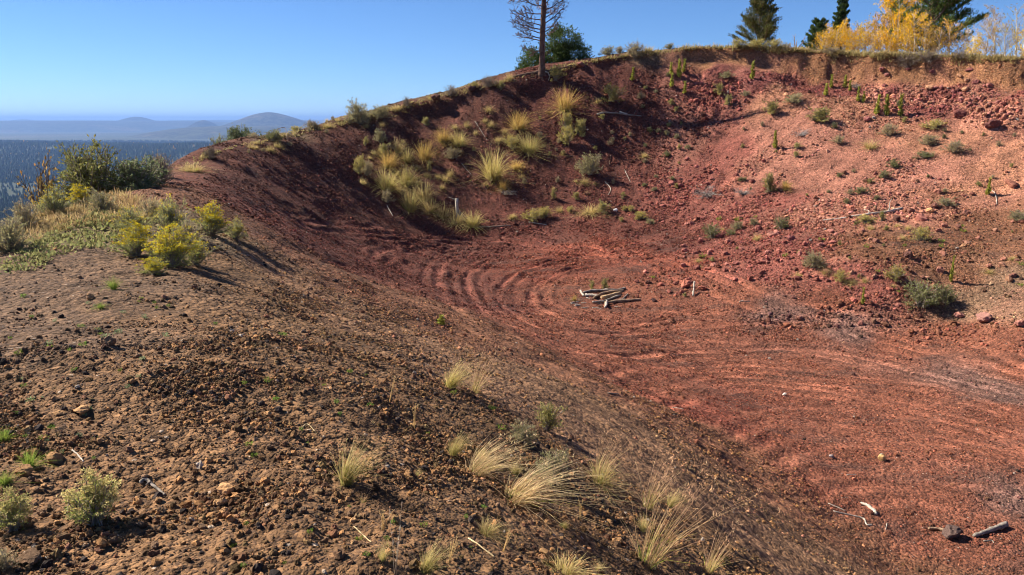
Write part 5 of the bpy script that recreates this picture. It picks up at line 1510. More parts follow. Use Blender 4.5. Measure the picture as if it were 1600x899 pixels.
def foliage_tree(name, loc, label, group, blobs, nleaf, lsize, c, seed, trunk_h, trunk_r, asp=0.35, clump=0.16, tc=(0.13, 0.095, 0.07), limbs=18):
    """evergreen with a rounded, broken crown: leaf sprays in clumps on limbs"""
    r = np.random.default_rng(seed)
    o = new_empty(name, loc, label, 'tree', group)
    g = G()
    tube(g, curve((0, 0, -0.2), (0.05, 0, 1), trunk_h, 8, r, 0.05), np.linspace(trunk_r, trunk_r * 0.3, 9), tc, 8, 0.25, r, rough=0.06)
    B = np.array(blobs)
    for i in range(limbs):
        b = B[i % len(B)]
        p0 = np.array((0, 0, trunk_h * r.uniform(0.1, 0.7)))
        d = b[:3] + r.normal(size=3) * b[3:6] * 0.5 - p0
        tube(g, curve(p0, d, np.linalg.norm(d), 6, r, 0.08, 0.02), np.linspace(trunk_r * 0.4, 0.012, 7), tc, 5, 0.25, r, cap=False)
    link('trunk', g.mesh(name + '_trunk', M_bark), parent=o)
    g = G()
    ncl = max(60, nleaf // 55)
    wgt = B[:, 3] * B[:, 4] * B[:, 5]; wgt /= wgt.sum()
    bi = r.choice(len(B), ncl, p=wgt)
    d = r.normal(size=(ncl, 3)); d /= np.linalg.norm(d, axis=1, keepdims=True)
    rad_ = r.uniform(0.35, 1.08, (ncl, 1)) ** 0.6
    cc = B[bi, :3] + d * rad_ * B[bi, 3:6]
    pk = r.integers(0, ncl, nleaf)
    P = cc[pk] + r.normal(size=(nleaf, 3)) * clump * np.array((1, 1, 0.8))
    okp = P[:, 2] + loc[2] > H(P[:, 0] + loc[0], P[:, 1] + loc[1]) + 0.03
    P, pk = P[okp], pk[okp]; nleaf = len(P)
    tone = r.uniform(0.7, 1.35, (ncl, 1))
    D = d[pk] * 0.8 + np.array((0, 0, 0.5))
    cards(g, r, P, lsize, asp, np.asarray(c)[None] * tone[pk], 0.25, D, 0.6)
    link('crown', g.mesh(name + '_crown', M_tree), parent=o)
    return o


def conifer(name, loc, label, group, height, width, seed, c=(0.060, 0.085, 0.028), lsize=0.11, up=0.35, low=0.06, dens=1.0, power=0.85, browny=0.25):
    """pine or fir: whorls of upswept limbs clothed in needle sprays"""
    r = np.random.default_rng(seed)
    o = new_empty(name, loc, label, 'tree', group)
    gt, gl = G(), G()
    tube(gt, curve((0, 0, -0.2), (0, 0, 1), height * 1.0 + 0.2, 10, r, 0.015), np.linspace(0.035 * height, 0.01, 11), (0.12, 0.085, 0.065), 8, 0.25, r, rough=0.05)
    nb = int(46 * dens)
    for i in range(nb):
        t = low + (0.98 - low) * (i + r.uniform()) / nb
        L = width * 0.5 * ((1 - t) ** power) * r.uniform(0.7, 1.15) + 0.10
        a = i * 2.4 + r.normal() * 0.4
        P = curve((0, 0, t * height), (math.cos(a), math.sin(a), up * r.uniform(0.3, 1.3) + 0.5 * t), L, 7, r, 0.06, 0.05)
        tube(gt, P, np.linspace(0.012 * height * (1 - t) + 0.012, 0.006, 8), (0.14, 0.10, 0.075), 4, 0.2, r, cap=False)
        dd = P[-1] - P[0]; dd = dd / (np.linalg.norm(dd) + 1e-9)
        sdv = np.cross(dd, (0, 0, 1.0)); sdv /= np.linalg.norm(sdv) + 1e-9
        n = int(330 * L / (width * 0.5) + 120)
        tpos = r.beta(1.5, 1.0, n) * 7; i0 = np.clip(tpos.astype(int), 0, 6); f = (tpos - i0)[:, None]
        lat = r.normal(size=(n, 1)) * L * 0.17 * (1.15 - tpos[:, None] / 9)
        Q = P[i0] * (1 - f) + P[i0 + 1] * f + sdv[None] * lat + dd[None] * np.abs(lat) * 0.5 + r.normal(size=(n, 3)) * 0.05 * (0.4 + 0.12 * width) * np.array((1, 1, 1.0))
        col = np.asarray(c)[None] * r.uniform(0.65, 1.35) * np.ones((n, 1))
        br = r.uniform(size=n) < browny * 0.6
        col[br] = (0.16, 0.125, 0.055)
        cards(gl, r, Q, lsize, 0.30, col, 0.25, dd * 0.9 + np.sign(lat) * sdv[None] * 0.5 + np.array((0, 0, 0.6)), 0.45)
    link('trunk', gt.mesh(name + '_trunk', M_bark), parent=o)
    link('crown', gl.mesh(name + '_crown', M_tree), parent=o)
    return o


def up_to(u, Yd, vt):
    """height of a tree at distance Yd whose tip shows at row vt"""
    x, y, z = root_at(u, Yd)
    return (x, y, z - 0.05), EYE + ray(u, vt)[1] * Yd - z


jx, jy, jz = root_at(866, 47.6)
jt = EYE + ray(866, 40)[1] * 47.6 - jz
foliage_tree('juniper_tree', (jx, jy, jz - 0.1), 'rounded green juniper right behind the dead pine', None,
             [(0.45, 0, jt - 0.75, 0.85, 0.9, 0.75), (1.05, 0, jt - 1.55, 0.95, 0.9, 0.8), (-0.1, 0, jt - 1.6, 0.8, 0.9, 0.8), (-1.25, 0, jt - 1.95, 0.75, 0.8, 0.75), (-1.65, 0, jt - 2.6, 0.55, 0.7, 0.6), (0.3, 0, jt - 2.6, 1.4, 1.0, 0.8), (1.6, 0, jt - 2.3, 0.5, 0.6, 0.5)], 30000, 0.115, (0.062, 0.088, 0.030), 410, jt * 0.75, 0.16, 0.38, 0.15)
foliage_tree('juniper_tree', root_at(362, 42.0), 'green juniper showing its top behind the low crest', None,
             [(0, 0, 1.2, 0.9, 0.8, 0.9), (0.7, 0, 1.6, 0.7, 0.7, 0.8), (-0.6, 0, 0.9, 0.6, 0.6, 0.6)], 5000, 0.10, (0.070, 0.095, 0.032), 411, 1.8, 0.12)
L_, h_ = up_to(1185, 50.0, -6)
conifer('pine_tree', L_, 'bushy young pine with upswept branches alone on the rim', None, h_, 3.6, 420, (0.085, 0.095, 0.030), up=0.7, dens=1.25, power=0.6, browny=0.45)
L_, h_ = up_to(1311, 52.0, -4)
conifer('fir_tree', L_, 'slim dark green fir rising behind the first golden aspens', None, h_, 1.75, 421, (0.060, 0.090, 0.030), up=0.5, dens=1.1, power=0.55, browny=0.05)
L_, h_ = up_to(1276, 51.0, 33)
conifer('fir_tree', L_, 'small green fir left of the slim dark one', None, h_, 2.2, 422, (0.062, 0.090, 0.030), up=0.4, dens=0.9, power=0.5, browny=0.05)
L_, h_ = up_to(1392, 60.0, -210)
conifer('pine_tree', L_, 'tall pine whose lowest boughs reach over the tallest aspen', None, h_, 6.0, 423, (0.066, 0.085, 0.028), lsize=0.20, up=0.15, low=0.36, dens=2.0, power=0.5, browny=0.1)
L_, h_ = up_to(1452, 54.0, -150)
conifer('fir_tree', L_, 'large green fir with boughs sweeping right over the aspens', None, h_, 7.4, 424, (0.075, 0.105, 0.030), lsize=0.19, up=0.30, low=0.10, dens=2.6, power=0.6, browny=0.05)


def aspen(loc, label, height, width, seed, leaves, lc=(0.66, 0.36, 0.020), group='aspens on the right-hand rim'):
    r = np.random.default_rng(seed)
    o = new_empty('aspen_tree', loc, label, 'tree', group)
    gt, gl, gb = G(), G(), G()
    T_ = curve((0, 0, -0.15), (r.normal() * 0.05, 0, 1), height + 0.15, 10, r, 0.04)
    tube(gt, T_, np.linspace(0.014 * height + 0.02, 0.008, 11), (0.62, 0.58, 0.50), 7, 0.15, r)
    tips = []
    for i in range(26):
        t = 0.12 + 0.85 * i / 26
        p0 = T_[int(t * 10)] * (1 - (t * 10) % 1) + T_[min(10, int(t * 10) + 1)] * ((t * 10) % 1)
        a = r.uniform(0, 6.28); L = width * 0.52 * (1 - 0.55 * t) * r.uniform(0.7, 1.2)
        P = curve(p0, (math.cos(a), math.sin(a), 0.9), L * 1.3, 6, r, 0.10, 0.05)
        tube(gb, P, np.linspace(0.014, 0.005, 7), (0.46, 0.42, 0.37), 4, 0.2, r, cap=False)
        tips += list(P[2:])
        for q in range(5):
            Q = curve(P[r.integers(2, 7)], (math.cos(a) + r.normal() * 0.7, math.sin(a) + r.normal() * 0.7, 1.0), L * 0.5, 4, r, 0.12, 0.05)
            tube(gb, Q, np.linspace(0.007, 0.003, 5), (0.42, 0.36, 0.32), 3, 0.2, r, cap=False)
            tips += list(Q[1:])
    link('trunk', gt.mesh('aspen_trunk', M_bark), parent=o)
    link('branches', gb.mesh('aspen_branches', M_bark), parent=o)
    if leaves:
        tips = np.array(tips)
        # leaves hold on in bunches
        w = np.clip(0.3 + r.normal(size=len(tips)) * 0.6, 0, None) * (1.25 - 0.5 * tips[:, 2] / height); w /= w.sum()
        P = tips[r.choice(len(tips), leaves, p=w)] + r.normal(size=(leaves, 3)) * 0.07
        cards(gl, r, P, 0.068, 0.8, lc, 0.3, np.array((0, 0, -0.4)), 0.9)
        link('crown', gl.mesh('aspen_crown', M_flower), parent=o)
    return o


for i, (u, Yd, vt, wp, nl, lc, label) in enumerate([
        (1302, 47.5, 42, 44, 1300, (0.66, 0.38, 0.025), 'golden aspen sapling in front of the slim fir'), (1328, 46.5, 52, 34, 900, (0.70, 0.36, 0.02), 'low golden aspen sapling between slim fir and tall pine'),
        (1352, 46.5, 40, 44, 1100, (0.58, 0.38, 0.05), 'pale yellow aspen sapling left of the tallest aspen'), (1376, 46.0, 26, 46, 1300, (0.68, 0.37, 0.02), 'golden aspen close to the left of the tallest one'),
        (1402, 45.6, -6, 66, 2600, (0.72, 0.40, 0.015), 'tallest golden aspen with a bright white trunk'), (1428, 46.5, 20, 48, 1300, (0.66, 0.38, 0.03), 'golden aspen close to the right of the tallest one'),
        (1446, 46.0, 34, 34, 500, (0.60, 0.36, 0.05), 'thin aspen before the large fir with few leaves'), (1484, 45.5, 36, 42, 800, (0.62, 0.33, 0.05), 'orange-leaved aspen right of the large fir'),
        (1502, 45.0, 46, 34, 180, (0.55, 0.34, 0.10), 'almost bare grey aspen right of the orange-leaved one'), (1520, 43.5, 58, 26, 520, (0.70, 0.44, 0.02), 'short bright yellow aspen on the cliff edge'),
        (1540, 44.0, 30, 42, 420, (0.55, 0.32, 0.08), 'sparse orange-brown aspen behind the short yellow one'), (1556, 43.5, 14, 48, 480, (0.50, 0.30, 0.09), 'tall sparse aspen with thin upright twigs'),
        (1572, 43.0, 36, 36, 160, (0.60, 0.40, 0.06), 'bare grey aspen right of the tall sparse one'), (1588, 43.0, 10, 44, 140, (0.60, 0.40, 0.06), 'tallest bare aspen near the right edge'), (1600, 42.0, 30, 40, 420, (0.68, 0.42, 0.03), 'yellow-tufted aspen cut by the right edge'),
        (1288, 46.8, 58, 34, 700, (0.66, 0.38, 0.03), 'lowest golden sapling at the left end of the aspens'), (1316, 48.5, 50, 40, 800, (0.62, 0.38, 0.03), 'golden sapling right under the slim fir'), (1340, 45.8, 60, 36, 700, (0.64, 0.37, 0.03), 'low golden sapling on the rim left of the pale yellow one'), (1364, 45.0, 54, 40, 800, (0.66, 0.38, 0.03), 'low golden sapling on the rim before the pale yellow one'), (1388, 44.6, 52, 44, 900, (0.68, 0.38, 0.02), 'low golden sapling at the foot of the tallest aspen'), (1414, 44.6, 50, 40, 800, (0.68, 0.40, 0.03), 'low golden sapling right of the tallest aspen\'s trunk'), (1466, 45.0, 50, 36, 420, (0.58, 0.35, 0.06), 'brownish sapling between large fir and orange-leaved aspen')]):
    loc, hh = up_to(u, Yd, vt)
    aspen(loc, label, hh, wp * 1.12 * Yd / F, 500 + i, int(nl * 1.0 + 140), (lc[0], lc[1] * 1.08, lc[2]))
# a bare forked snag on the rim
loc, hh = up_to(1244, 47.0, 54)
g = G(); r = np.random.default_rng(440)
for d, L in (((-0.25, 0, 1), 1.0), ((0.55, 0, 0.9), 1.05), ((-0.7, 0, 0.5), 0.6), ((0.1, 0.2, 1), 0.7)):
    P = curve((0, 0, 0.0), d, L * hh, 6, r, 0.12)
    tube(g, P, np.linspace(0.04, 0.012, 7), (0.30, 0.25, 0.22), 5, 0.2, r)
    for q in range(4):
        tube(g, curve(P[r.integers(2, 6)], np.array(d) + r.normal(size=3) * 0.8, 0.3 * hh, 3, r, 0.2), np.linspace(0.014, 0.006, 4), (0.28, 0.23, 0.20), 4, 0.2, r)
so = link('dead_snag', g.mesh('dead_snag', M_bark), loc=loc)
tag(so, 'bare forked dead snag on the rim between pine and fir', 'dead tree')

# ------------------------------------------------------------------ dead wood lying about
M_wood, nt, bsdf = new_mat('weathered_wood', 0.9)
k = NT(nt)
vc = k.n('ShaderNodeAttribute', attribute_name='col').outputs['Color']
geo = k.n('ShaderNodeTexCoord').outputs['Object']
c = k.mul(vc, k.ramp(k.noise(geo, 18.0, 5, 0.7).outputs[0], (0.25, 0.75, 0.55, 1.35)))
k.l(c, bsdf.inputs['Base Color'])
bp = k.n('ShaderNodeBump'); bp.inputs['Distance'].default_value = 0.01; bp.inputs['Strength'].default_value = 0.7
k.l(k.noise(geo, 30.0, 4, 0.7).outputs[0], bp.inputs['Height']); k.l(bp.outputs[0], bsdf.inputs['Normal'])
GREYW = (0.25, 0.215, 0.18); PALEW = (0.40, 0.355, 0.295); BROWNW = (0.25, 0.17, 0.11)


def stick(name, label, pts, r0, r1, c, lift=0.6, seed=0, forks=0, cat='log', group=None, sides=8, kink=0.02):
    """a log or stick lying on the ground through the given pixels; radii in metres"""
    r = np.random.default_rng(900 + seed)
    P = []
    for i, q in enumerate(pts):
        x, y, z = at(q[0], q[1])
        P.append((x, y, z + (q[2] if len(q) > 2 else 0)))
    P = np.array(P)
    n = max(10, len(P) * 5)
    t = np.linspace(0, len(P) - 1, n); i = np.clip(t.astype(int), 0, len(P) - 2); f = (t - i)[:, None]
    p0 = P[np.clip(i - 1, 0, None)]; p1 = P[i]; p2 = P[i + 1]; p3 = P[np.clip(i + 2, None, len(P) - 1)]
    S = 0.5 * (2 * p1 + (p2 - p0) * f + (2 * p0 - 5 * p1 + 4 * p2 - p3) * f ** 2 + (3 * p1 - p0 - 3 * p2 + p3) * f ** 3)
    r0, r1 = r0 * 0.8, r1 * 0.8
    rad = np.linspace(r0, r1, n)
    gz = H(S[:, 0], S[:, 1]) + rad * lift
    S[:, 2] = np.maximum(S[:, 2] + rad * lift, gz)
    ks = np.ones(5) / 5; S[2:-2, 2] = np.maximum(np.convolve(S[:, 2], ks, 'same')[2:-2], gz[2:-2])
    S = S + np.cumsum(r.normal(size=S.shape), 0) * 0.10 * r0 * np.array((1, 1, 0.3))
    o3 = S[0].copy()
    g = G(); tube(g, S - o3, rad, c, sides, 0.30, r, rough=0.16)
    for q in range(forks):
        j = int(r.integers(2, n - 2)); d = S[j] - S[j - 1]
        d = d / np.linalg.norm(d) + r.normal(size=3) * 0.6 + (0, 0, 0.5)
        tube(g, curve(S[j] - o3, d, np.linalg.norm(S[-1] - S[0]) * r.uniform(0.08, 0.2), 4, r, 0.2), np.linspace(rad[j] * 0.5, rad[j] * 0.2, 5), c, 5, 0.2, r)
    o = link(name, g.mesh(name, M_wood, smooth=False), loc=o3)
    return tag(o, label, cat, group)


stick('fallen_log', 'long pale grey log lying across the right-hand scree', [(1281, 346), (1310, 343), (1340, 338), (1375, 334), (1410, 327)], 0.035, 0.065, PALEW, seed=1, forks=2)
stick('dead_branch', 'grey fallen branch in the tree shadow on the red wall', [(933, 180), (948, 177), (970, 179), (1003, 182)], 0.07, 0.035, GREYW, seed=2, forks=2, cat='branch')
stick('dead_branch', 'short pale stub lying on the grey fallen branch', [(968, 176), (980, 179)], 0.06, 0.04, PALEW, seed=3, cat='branch')
# the log pile on the pit floor
pile = [([(912, 458), (935, 456), (960, 455), (976, 452)], 0.05, 0.06, GREYW, 'thin grey top log of the pile, dark at its right end'),
        ([(914, 464), (932, 464)], 0.075, 0.06, PALEW, 'short pale split piece at the left of the log pile'),
        ([(928, 468), (944, 460), (974, 456)], 0.06, 0.05, BROWNW, 'brown slanting log in the middle of the pile'),
        ([(942, 468), (956, 464), (972, 459)], 0.09, 0.06, (0.40, 0.27, 0.15), 'broad tan split log in the pile with a flat face'),
        ([(926, 474), (945, 472), (970, 463)], 0.05, 0.04, GREYW, 'grey log under the broad tan split one'),
        ([(946, 476), (962, 473), (985, 471), (1000, 470)], 0.065, 0.05, BROWNW, 'brown forked log lying in front of the pile'),
        ([(965, 472), (974, 468), (980, 461)], 0.045, 0.03, GREYW, 'upturned branch stub on the brown front log'),
        ([(947, 474), (947, 482)], 0.07, 0.06, PALEW, 'stubby upright end piece at the left of the brown front log'),
        ([(907, 456), (912, 464)], 0.04, 0.035, PALEW, 'pale stick poking up at the pile\'s left end'),
        ([(892, 474), (904, 472)], 0.02, 0.02, PALEW, 'small pale wood chip left of the log pile'), ([(899, 479), (906, 478)], 0.035, 0.03, PALEW, 'pale wood chunk below the left end of the log pile')]
for i, (pts, a, b, c, lb) in enumerate(pile):
    stick('log' if a > 0.04 else 'stick', lb, pts, a, b, c, seed=10 + i, cat='log' if a > 0.04 else 'stick', lift=0.9)
for i in range(14):
    u0 = 890 + 70 * rng.uniform(); v0 = 466 + 18 * rng.uniform()
    a0 = rng.uniform(-0.5, 0.5)
    stick('wood_chip', 'small pale wood chip scattered by the log pile', [(u0, v0), (u0 + rng.uniform(5, 11), v0 + 4 * a0)], 0.022, 0.014, [PALEW, GREYW, BROWNW][i % 3], seed=120 + i, cat='wood chip', group='wood chips by the log pile', sides=5)
stick('stick', 'upright crooked grey stick among red rocks right of the log pile', [(1083, 463), (1083, 458, 0.15), (1084, 455, 0.32)], 0.035, 0.03, PALEW, seed=30, cat='stick')
stick('stick', 'thin white stick lying flat on the red floor right of the rocks', [(1155, 472), (1172, 471)], 0.018, 0.012, PALEW, seed=31, forks=1, cat='stick')
# bottom right litter
stick('stick', 'curved pale grey branch piece on the near pit floor', [(1345, 787), (1358, 793), (1369, 806)], 0.026, 0.034, PALEW, seed=40, cat='branch')
stick('stick', 'long thin bent pale stick on the near pit floor', [(1302, 799), (1330, 806), (1349, 811), (1354, 820), (1363, 821)], 0.010, 0.016, PALEW, seed=41, cat='stick')
stick('stick', 'thin white stick above the long bent one', [(1294, 787), (1321, 799)], 0.012, 0.009, PALEW, seed=42, cat='stick')
stick('stick', 'little white stick standing by the long bent stick\'s end', [(1384, 828), (1386, 818)], 0.008, 0.010, PALEW, seed=43, cat='stick')
stick('log', 'grey log stub slanting at the near right of the floor', [(1521, 840), (1545, 832), (1571, 823)], 0.035, 0.060, GREYW, seed=44, lift=1.0)
stick('log', 'tan stick stuck in the dark clod of earth', [(1451, 828), (1468, 829), (1480, 832)], 0.030, 0.030, BROWNW, seed=45, lift=1.0)
stick('stick', 'small curved white twig in front of the grey log stub', [(1537, 846), (1549, 845), (1553, 849)], 0.010, 0.008, PALEW, seed=46, cat='stick')
stick('stick', 'little pale twig on the floor left of the ochre rock', [(1322, 743), (1338, 742)], 0.010, 0.008, PALEW, seed=47, cat='stick')
stick('stick', 'thin pale twig at the edge of the red floor', [(1050, 637), (1068, 640)], 0.013, 0.010, PALEW, seed=48, cat='stick')
stick('stick', 'faint pale twig on the brown slide left of the red edge', [(950, 615), (966, 616)], 0.012, 0.010, GREYW, seed=49, cat='stick')
# wall litter
stick('stick', 'thin pale stick on the dark ramp beside a weed', [(605, 322), (614, 338)], 0.02, 0.014, PALEW, seed=50, forks=1, cat='stick')
stick('stick', 'dark stick lying at the wall\'s foot right of the white stump', [(748, 356), (775, 355), (798, 353)], 0.04, 0.03, (0.20, 0.15, 0.12), seed=51, cat='stick')
stick('stick', 'pale stick lying at the foot of the wall below yellow grass', [(826, 348), (854, 352)], 0.03, 0.025, PALEW, seed=52, cat='stick')
stick('stick', 'upper pale stick on the wall above the large grey-green bush\'s foot', [(945, 284), (954, 296), (948, 308)], 0.025, 0.015, PALEW, seed=53, forks=2, cat='stick')
stick('stick', 'thin pale stick in the middle of the red gully', [(976, 266), (985, 285)], 0.018, 0.012, PALEW, seed=54, cat='stick')
stick('stick', 'tan stick at the right edge of the red gully', [(1038, 265), (1048, 270), (1058, 276)], 0.03, 0.015, BROWNW, seed=55, cat='stick')
stick('stick', 'dead stick slanting through the weeds on the left wall', [(720, 254), (738, 276)], 0.022, 0.012, GREYW, seed=56, forks=2, cat='stick')
stick('stick', 'grey forked stick high on the left wall', [(742, 190), (756, 212), (768, 228)], 0.025, 0.012, GREYW, seed=57, forks=3, cat='stick')
stick('stick', 'thin stick above the yellow grasses of the red gully\'s foot', [(954, 243), (952, 258)], 0.016, 0.012, BROWNW, seed=58, cat='stick')
stick('stick', 'short white stick among the upper scree rocks', [(1060, 318), (1066, 322)], 0.025, 0.02, PALEW, seed=59, cat='stick')
stick('dead_branch', 'bleached dead stick with a crook on the orange slope', [(1550, 298), (1556, 306), (1558, 320)], 0.03, 0.02, PALEW, seed=60, cat='branch')
stick('stick', 'bent dead stick standing beside the round crest bush', [(432, 214, 0.25), (446, 212, 0.35), (449, 222)], 0.014, 0.014, (0.22, 0.17, 0.14), seed=61, cat='stick')
stick('stick', 'dark stick lying on the bare path at the left edge', [(0, 549), (16, 547), (34, 546)], 0.008, 0.006, (0.20, 0.15, 0.11), seed=62, cat='stick')
stick('driftwood', 'pale hollow dead branch beside the cream-headed rabbitbrush', [(219, 756), (228, 752), (240, 762), (258, 776)], 0.013, 0.007, GREYW, seed=63, cat='branch', forks=1)
stick('stick', 'thin pale stick above the cream-headed rabbitbrush', [(113, 704), (122, 712), (130, 722)], 0.005, 0.004, PALEW, seed=64, cat='stick')
stick('stick', 'pale twig near the bottom left corner, left of the other', [(38, 882), (60, 874), (78, 874)], 0.006, 0.004, PALEW, seed=65, cat='stick')
stick('stick', 'pale twig near the bottom left corner, right of the other', [(74, 872), (90, 868), (108, 866)], 0.005, 0.004, GREYW, seed=66, cat='stick')
stick('stick', 'straight straw stalk lying below the three grey stalks\' right', [(732, 842), (752, 856), (773, 872)], 0.005, 0.004, (0.46, 0.36, 0.20), seed=67, cat='stick')
stick('stick', 'straw stalk lying left of the three grey stalks', [(553, 824), (568, 838), (580, 848)], 0.004, 0.003, (0.46, 0.36, 0.20), seed=68, cat='stick')
stick('stick', 'straw stalk lying uphill of the lone blond tuft', [(470, 672), (480, 664), (495, 680)], 0.004, 0.003, (0.46, 0.36, 0.20), seed=69, cat='stick')
# white stump on the ramp's far side
sx, sy, sz = at(716, 342)
r = np.random.default_rng(960); g = G()
tube(g, np.array([(0, 0, 0.0), (-0.02, 0, 0.3), (-0.05, 0, 0.65), (-0.06, 0.02, 0.95)]), np.array([0.09, 0.075, 0.06, 0.075]), PALEW, 8, 0.2, r, rough=0.12)
for q in range(9):
    a = r.uniform(-1.6, 1.2)
    tube(g, curve((0, 0, r.uniform(0.15, 0.45)), (math.cos(a) * 0.9, -0.6, -0.8), r.uniform(0.35, 0.7), 5, r, 0.12), np.linspace(0.035, 0.012, 6), GREYW, 5, 0.2, r)
tube(g, curve((-0.05, 0, 0.85), (-0.9, 0.1, 0.5), 0.4, 4, r, 0.15), np.linspace(0.03, 0.01, 5), GREYW, 5, 0.2, r)
tag(link('stump', g.mesh('stump', M_wood), loc=(sx, sy, sz - 0.03)), 'bleached white twisted stump with splayed roots on the left wall', 'stump')

# ------------------------------------------------------------------ rocks one can pick out
M_rock, nt, bsdf = new_mat('scoria_rock', 0.97)
k = NT(nt)
oi = k.n('ShaderNodeObjectInfo')
geo = k.n('ShaderNodeNewGeometry').outputs['Position']
c = k.mul(oi.outputs['Color'], k.ramp(k.noise(geo, 22.0, 5, 0.75).outputs[0], (0.25, 0.75, 0.6, 1.4)))
k.l(c, bsdf.inputs['Base Color'])
bp = k.n('ShaderNodeBump'); bp.inputs['Distance'].default_value = 0.02; bp.inputs['Strength'].default_value = 0.8
k.l(k.noise(geo, 40.0, 5, 0.8).outputs[0], bp.inputs['Height']); k.l(bp.outputs[0], bsdf.inputs['Normal'])


def rock_mesh(seed):
    import bmesh
    bm = bmesh.new(); bmesh.ops.create_icosphere(bm, subdivisions=3, radius=1.0)
    r = np.random.default_rng(seed)
    co = np.array([v.co[:] for v in bm.verts])
    for q in range(9):                      # chop flat facets
        n = r.normal(size=3); n /= np.linalg.norm(n)
        dcut = r.uniform(0.55, 0.85); e = co @ n - dcut
        co = co - np.where(e > 0, e, 0)[:, None] * n[None] * 0.9
    ph = r.uniform(0, 9, 3)
    co *= (1 + 0.10 * np.sin(co[:, :1] * 5 + ph[0]) * np.sin(co[:, 1:2] * 6 + ph[1]) + 0.06 * r.normal(size=(len(co), 1)))
    for v, p in zip(bm.verts, co):
        v.co = p
    me = bpy.data.meshes.new('rock'); bm.to_mesh(me); bm.free()
    me.materials.append(M_rock)
    return me


ROCKS = [rock_mesh(700 + i) for i in range(7)]
rk = np.random.default_rng(88)
OCH = (0.36, 0.20, 0.09); DKR = (0.10, 0.045, 0.035); PNK = (0.36, 0.16, 0.12); BRN = (0.20, 0.12, 0.07); WHT = (0.62, 0.56, 0.50); TNR = (0.46, 0.26, 0.12)


def rock(u, v, wp, label, col, flat=0.7, group=None, name='rock', sink=0.25):
    x, y, z = at(u, v)
    s = wp * y / F * 0.5
    o = bpy.data.objects.new(name, ROCKS[int(rk.integers(0, 7))]); COL.objects.link(o)
    o.scale = (s * 1.15, s * rk.uniform(0.8, 1.1), s * flat * 1.1); o.rotation_euler = (rk.normal() * 0.2, rk.normal() * 0.2, rk.uniform(0, 6.28))
    o.location = (x, y + s * 0.4, float(H(x, y + s * 0.4)) + s * flat * (1 - sink) * 0.8)
    f = rk.uniform(0.85, 1.15)
    o.color = (col[0] * f, col[1] * f, col[2] * f, 1)
    return tag(o, label, 'rock', group)


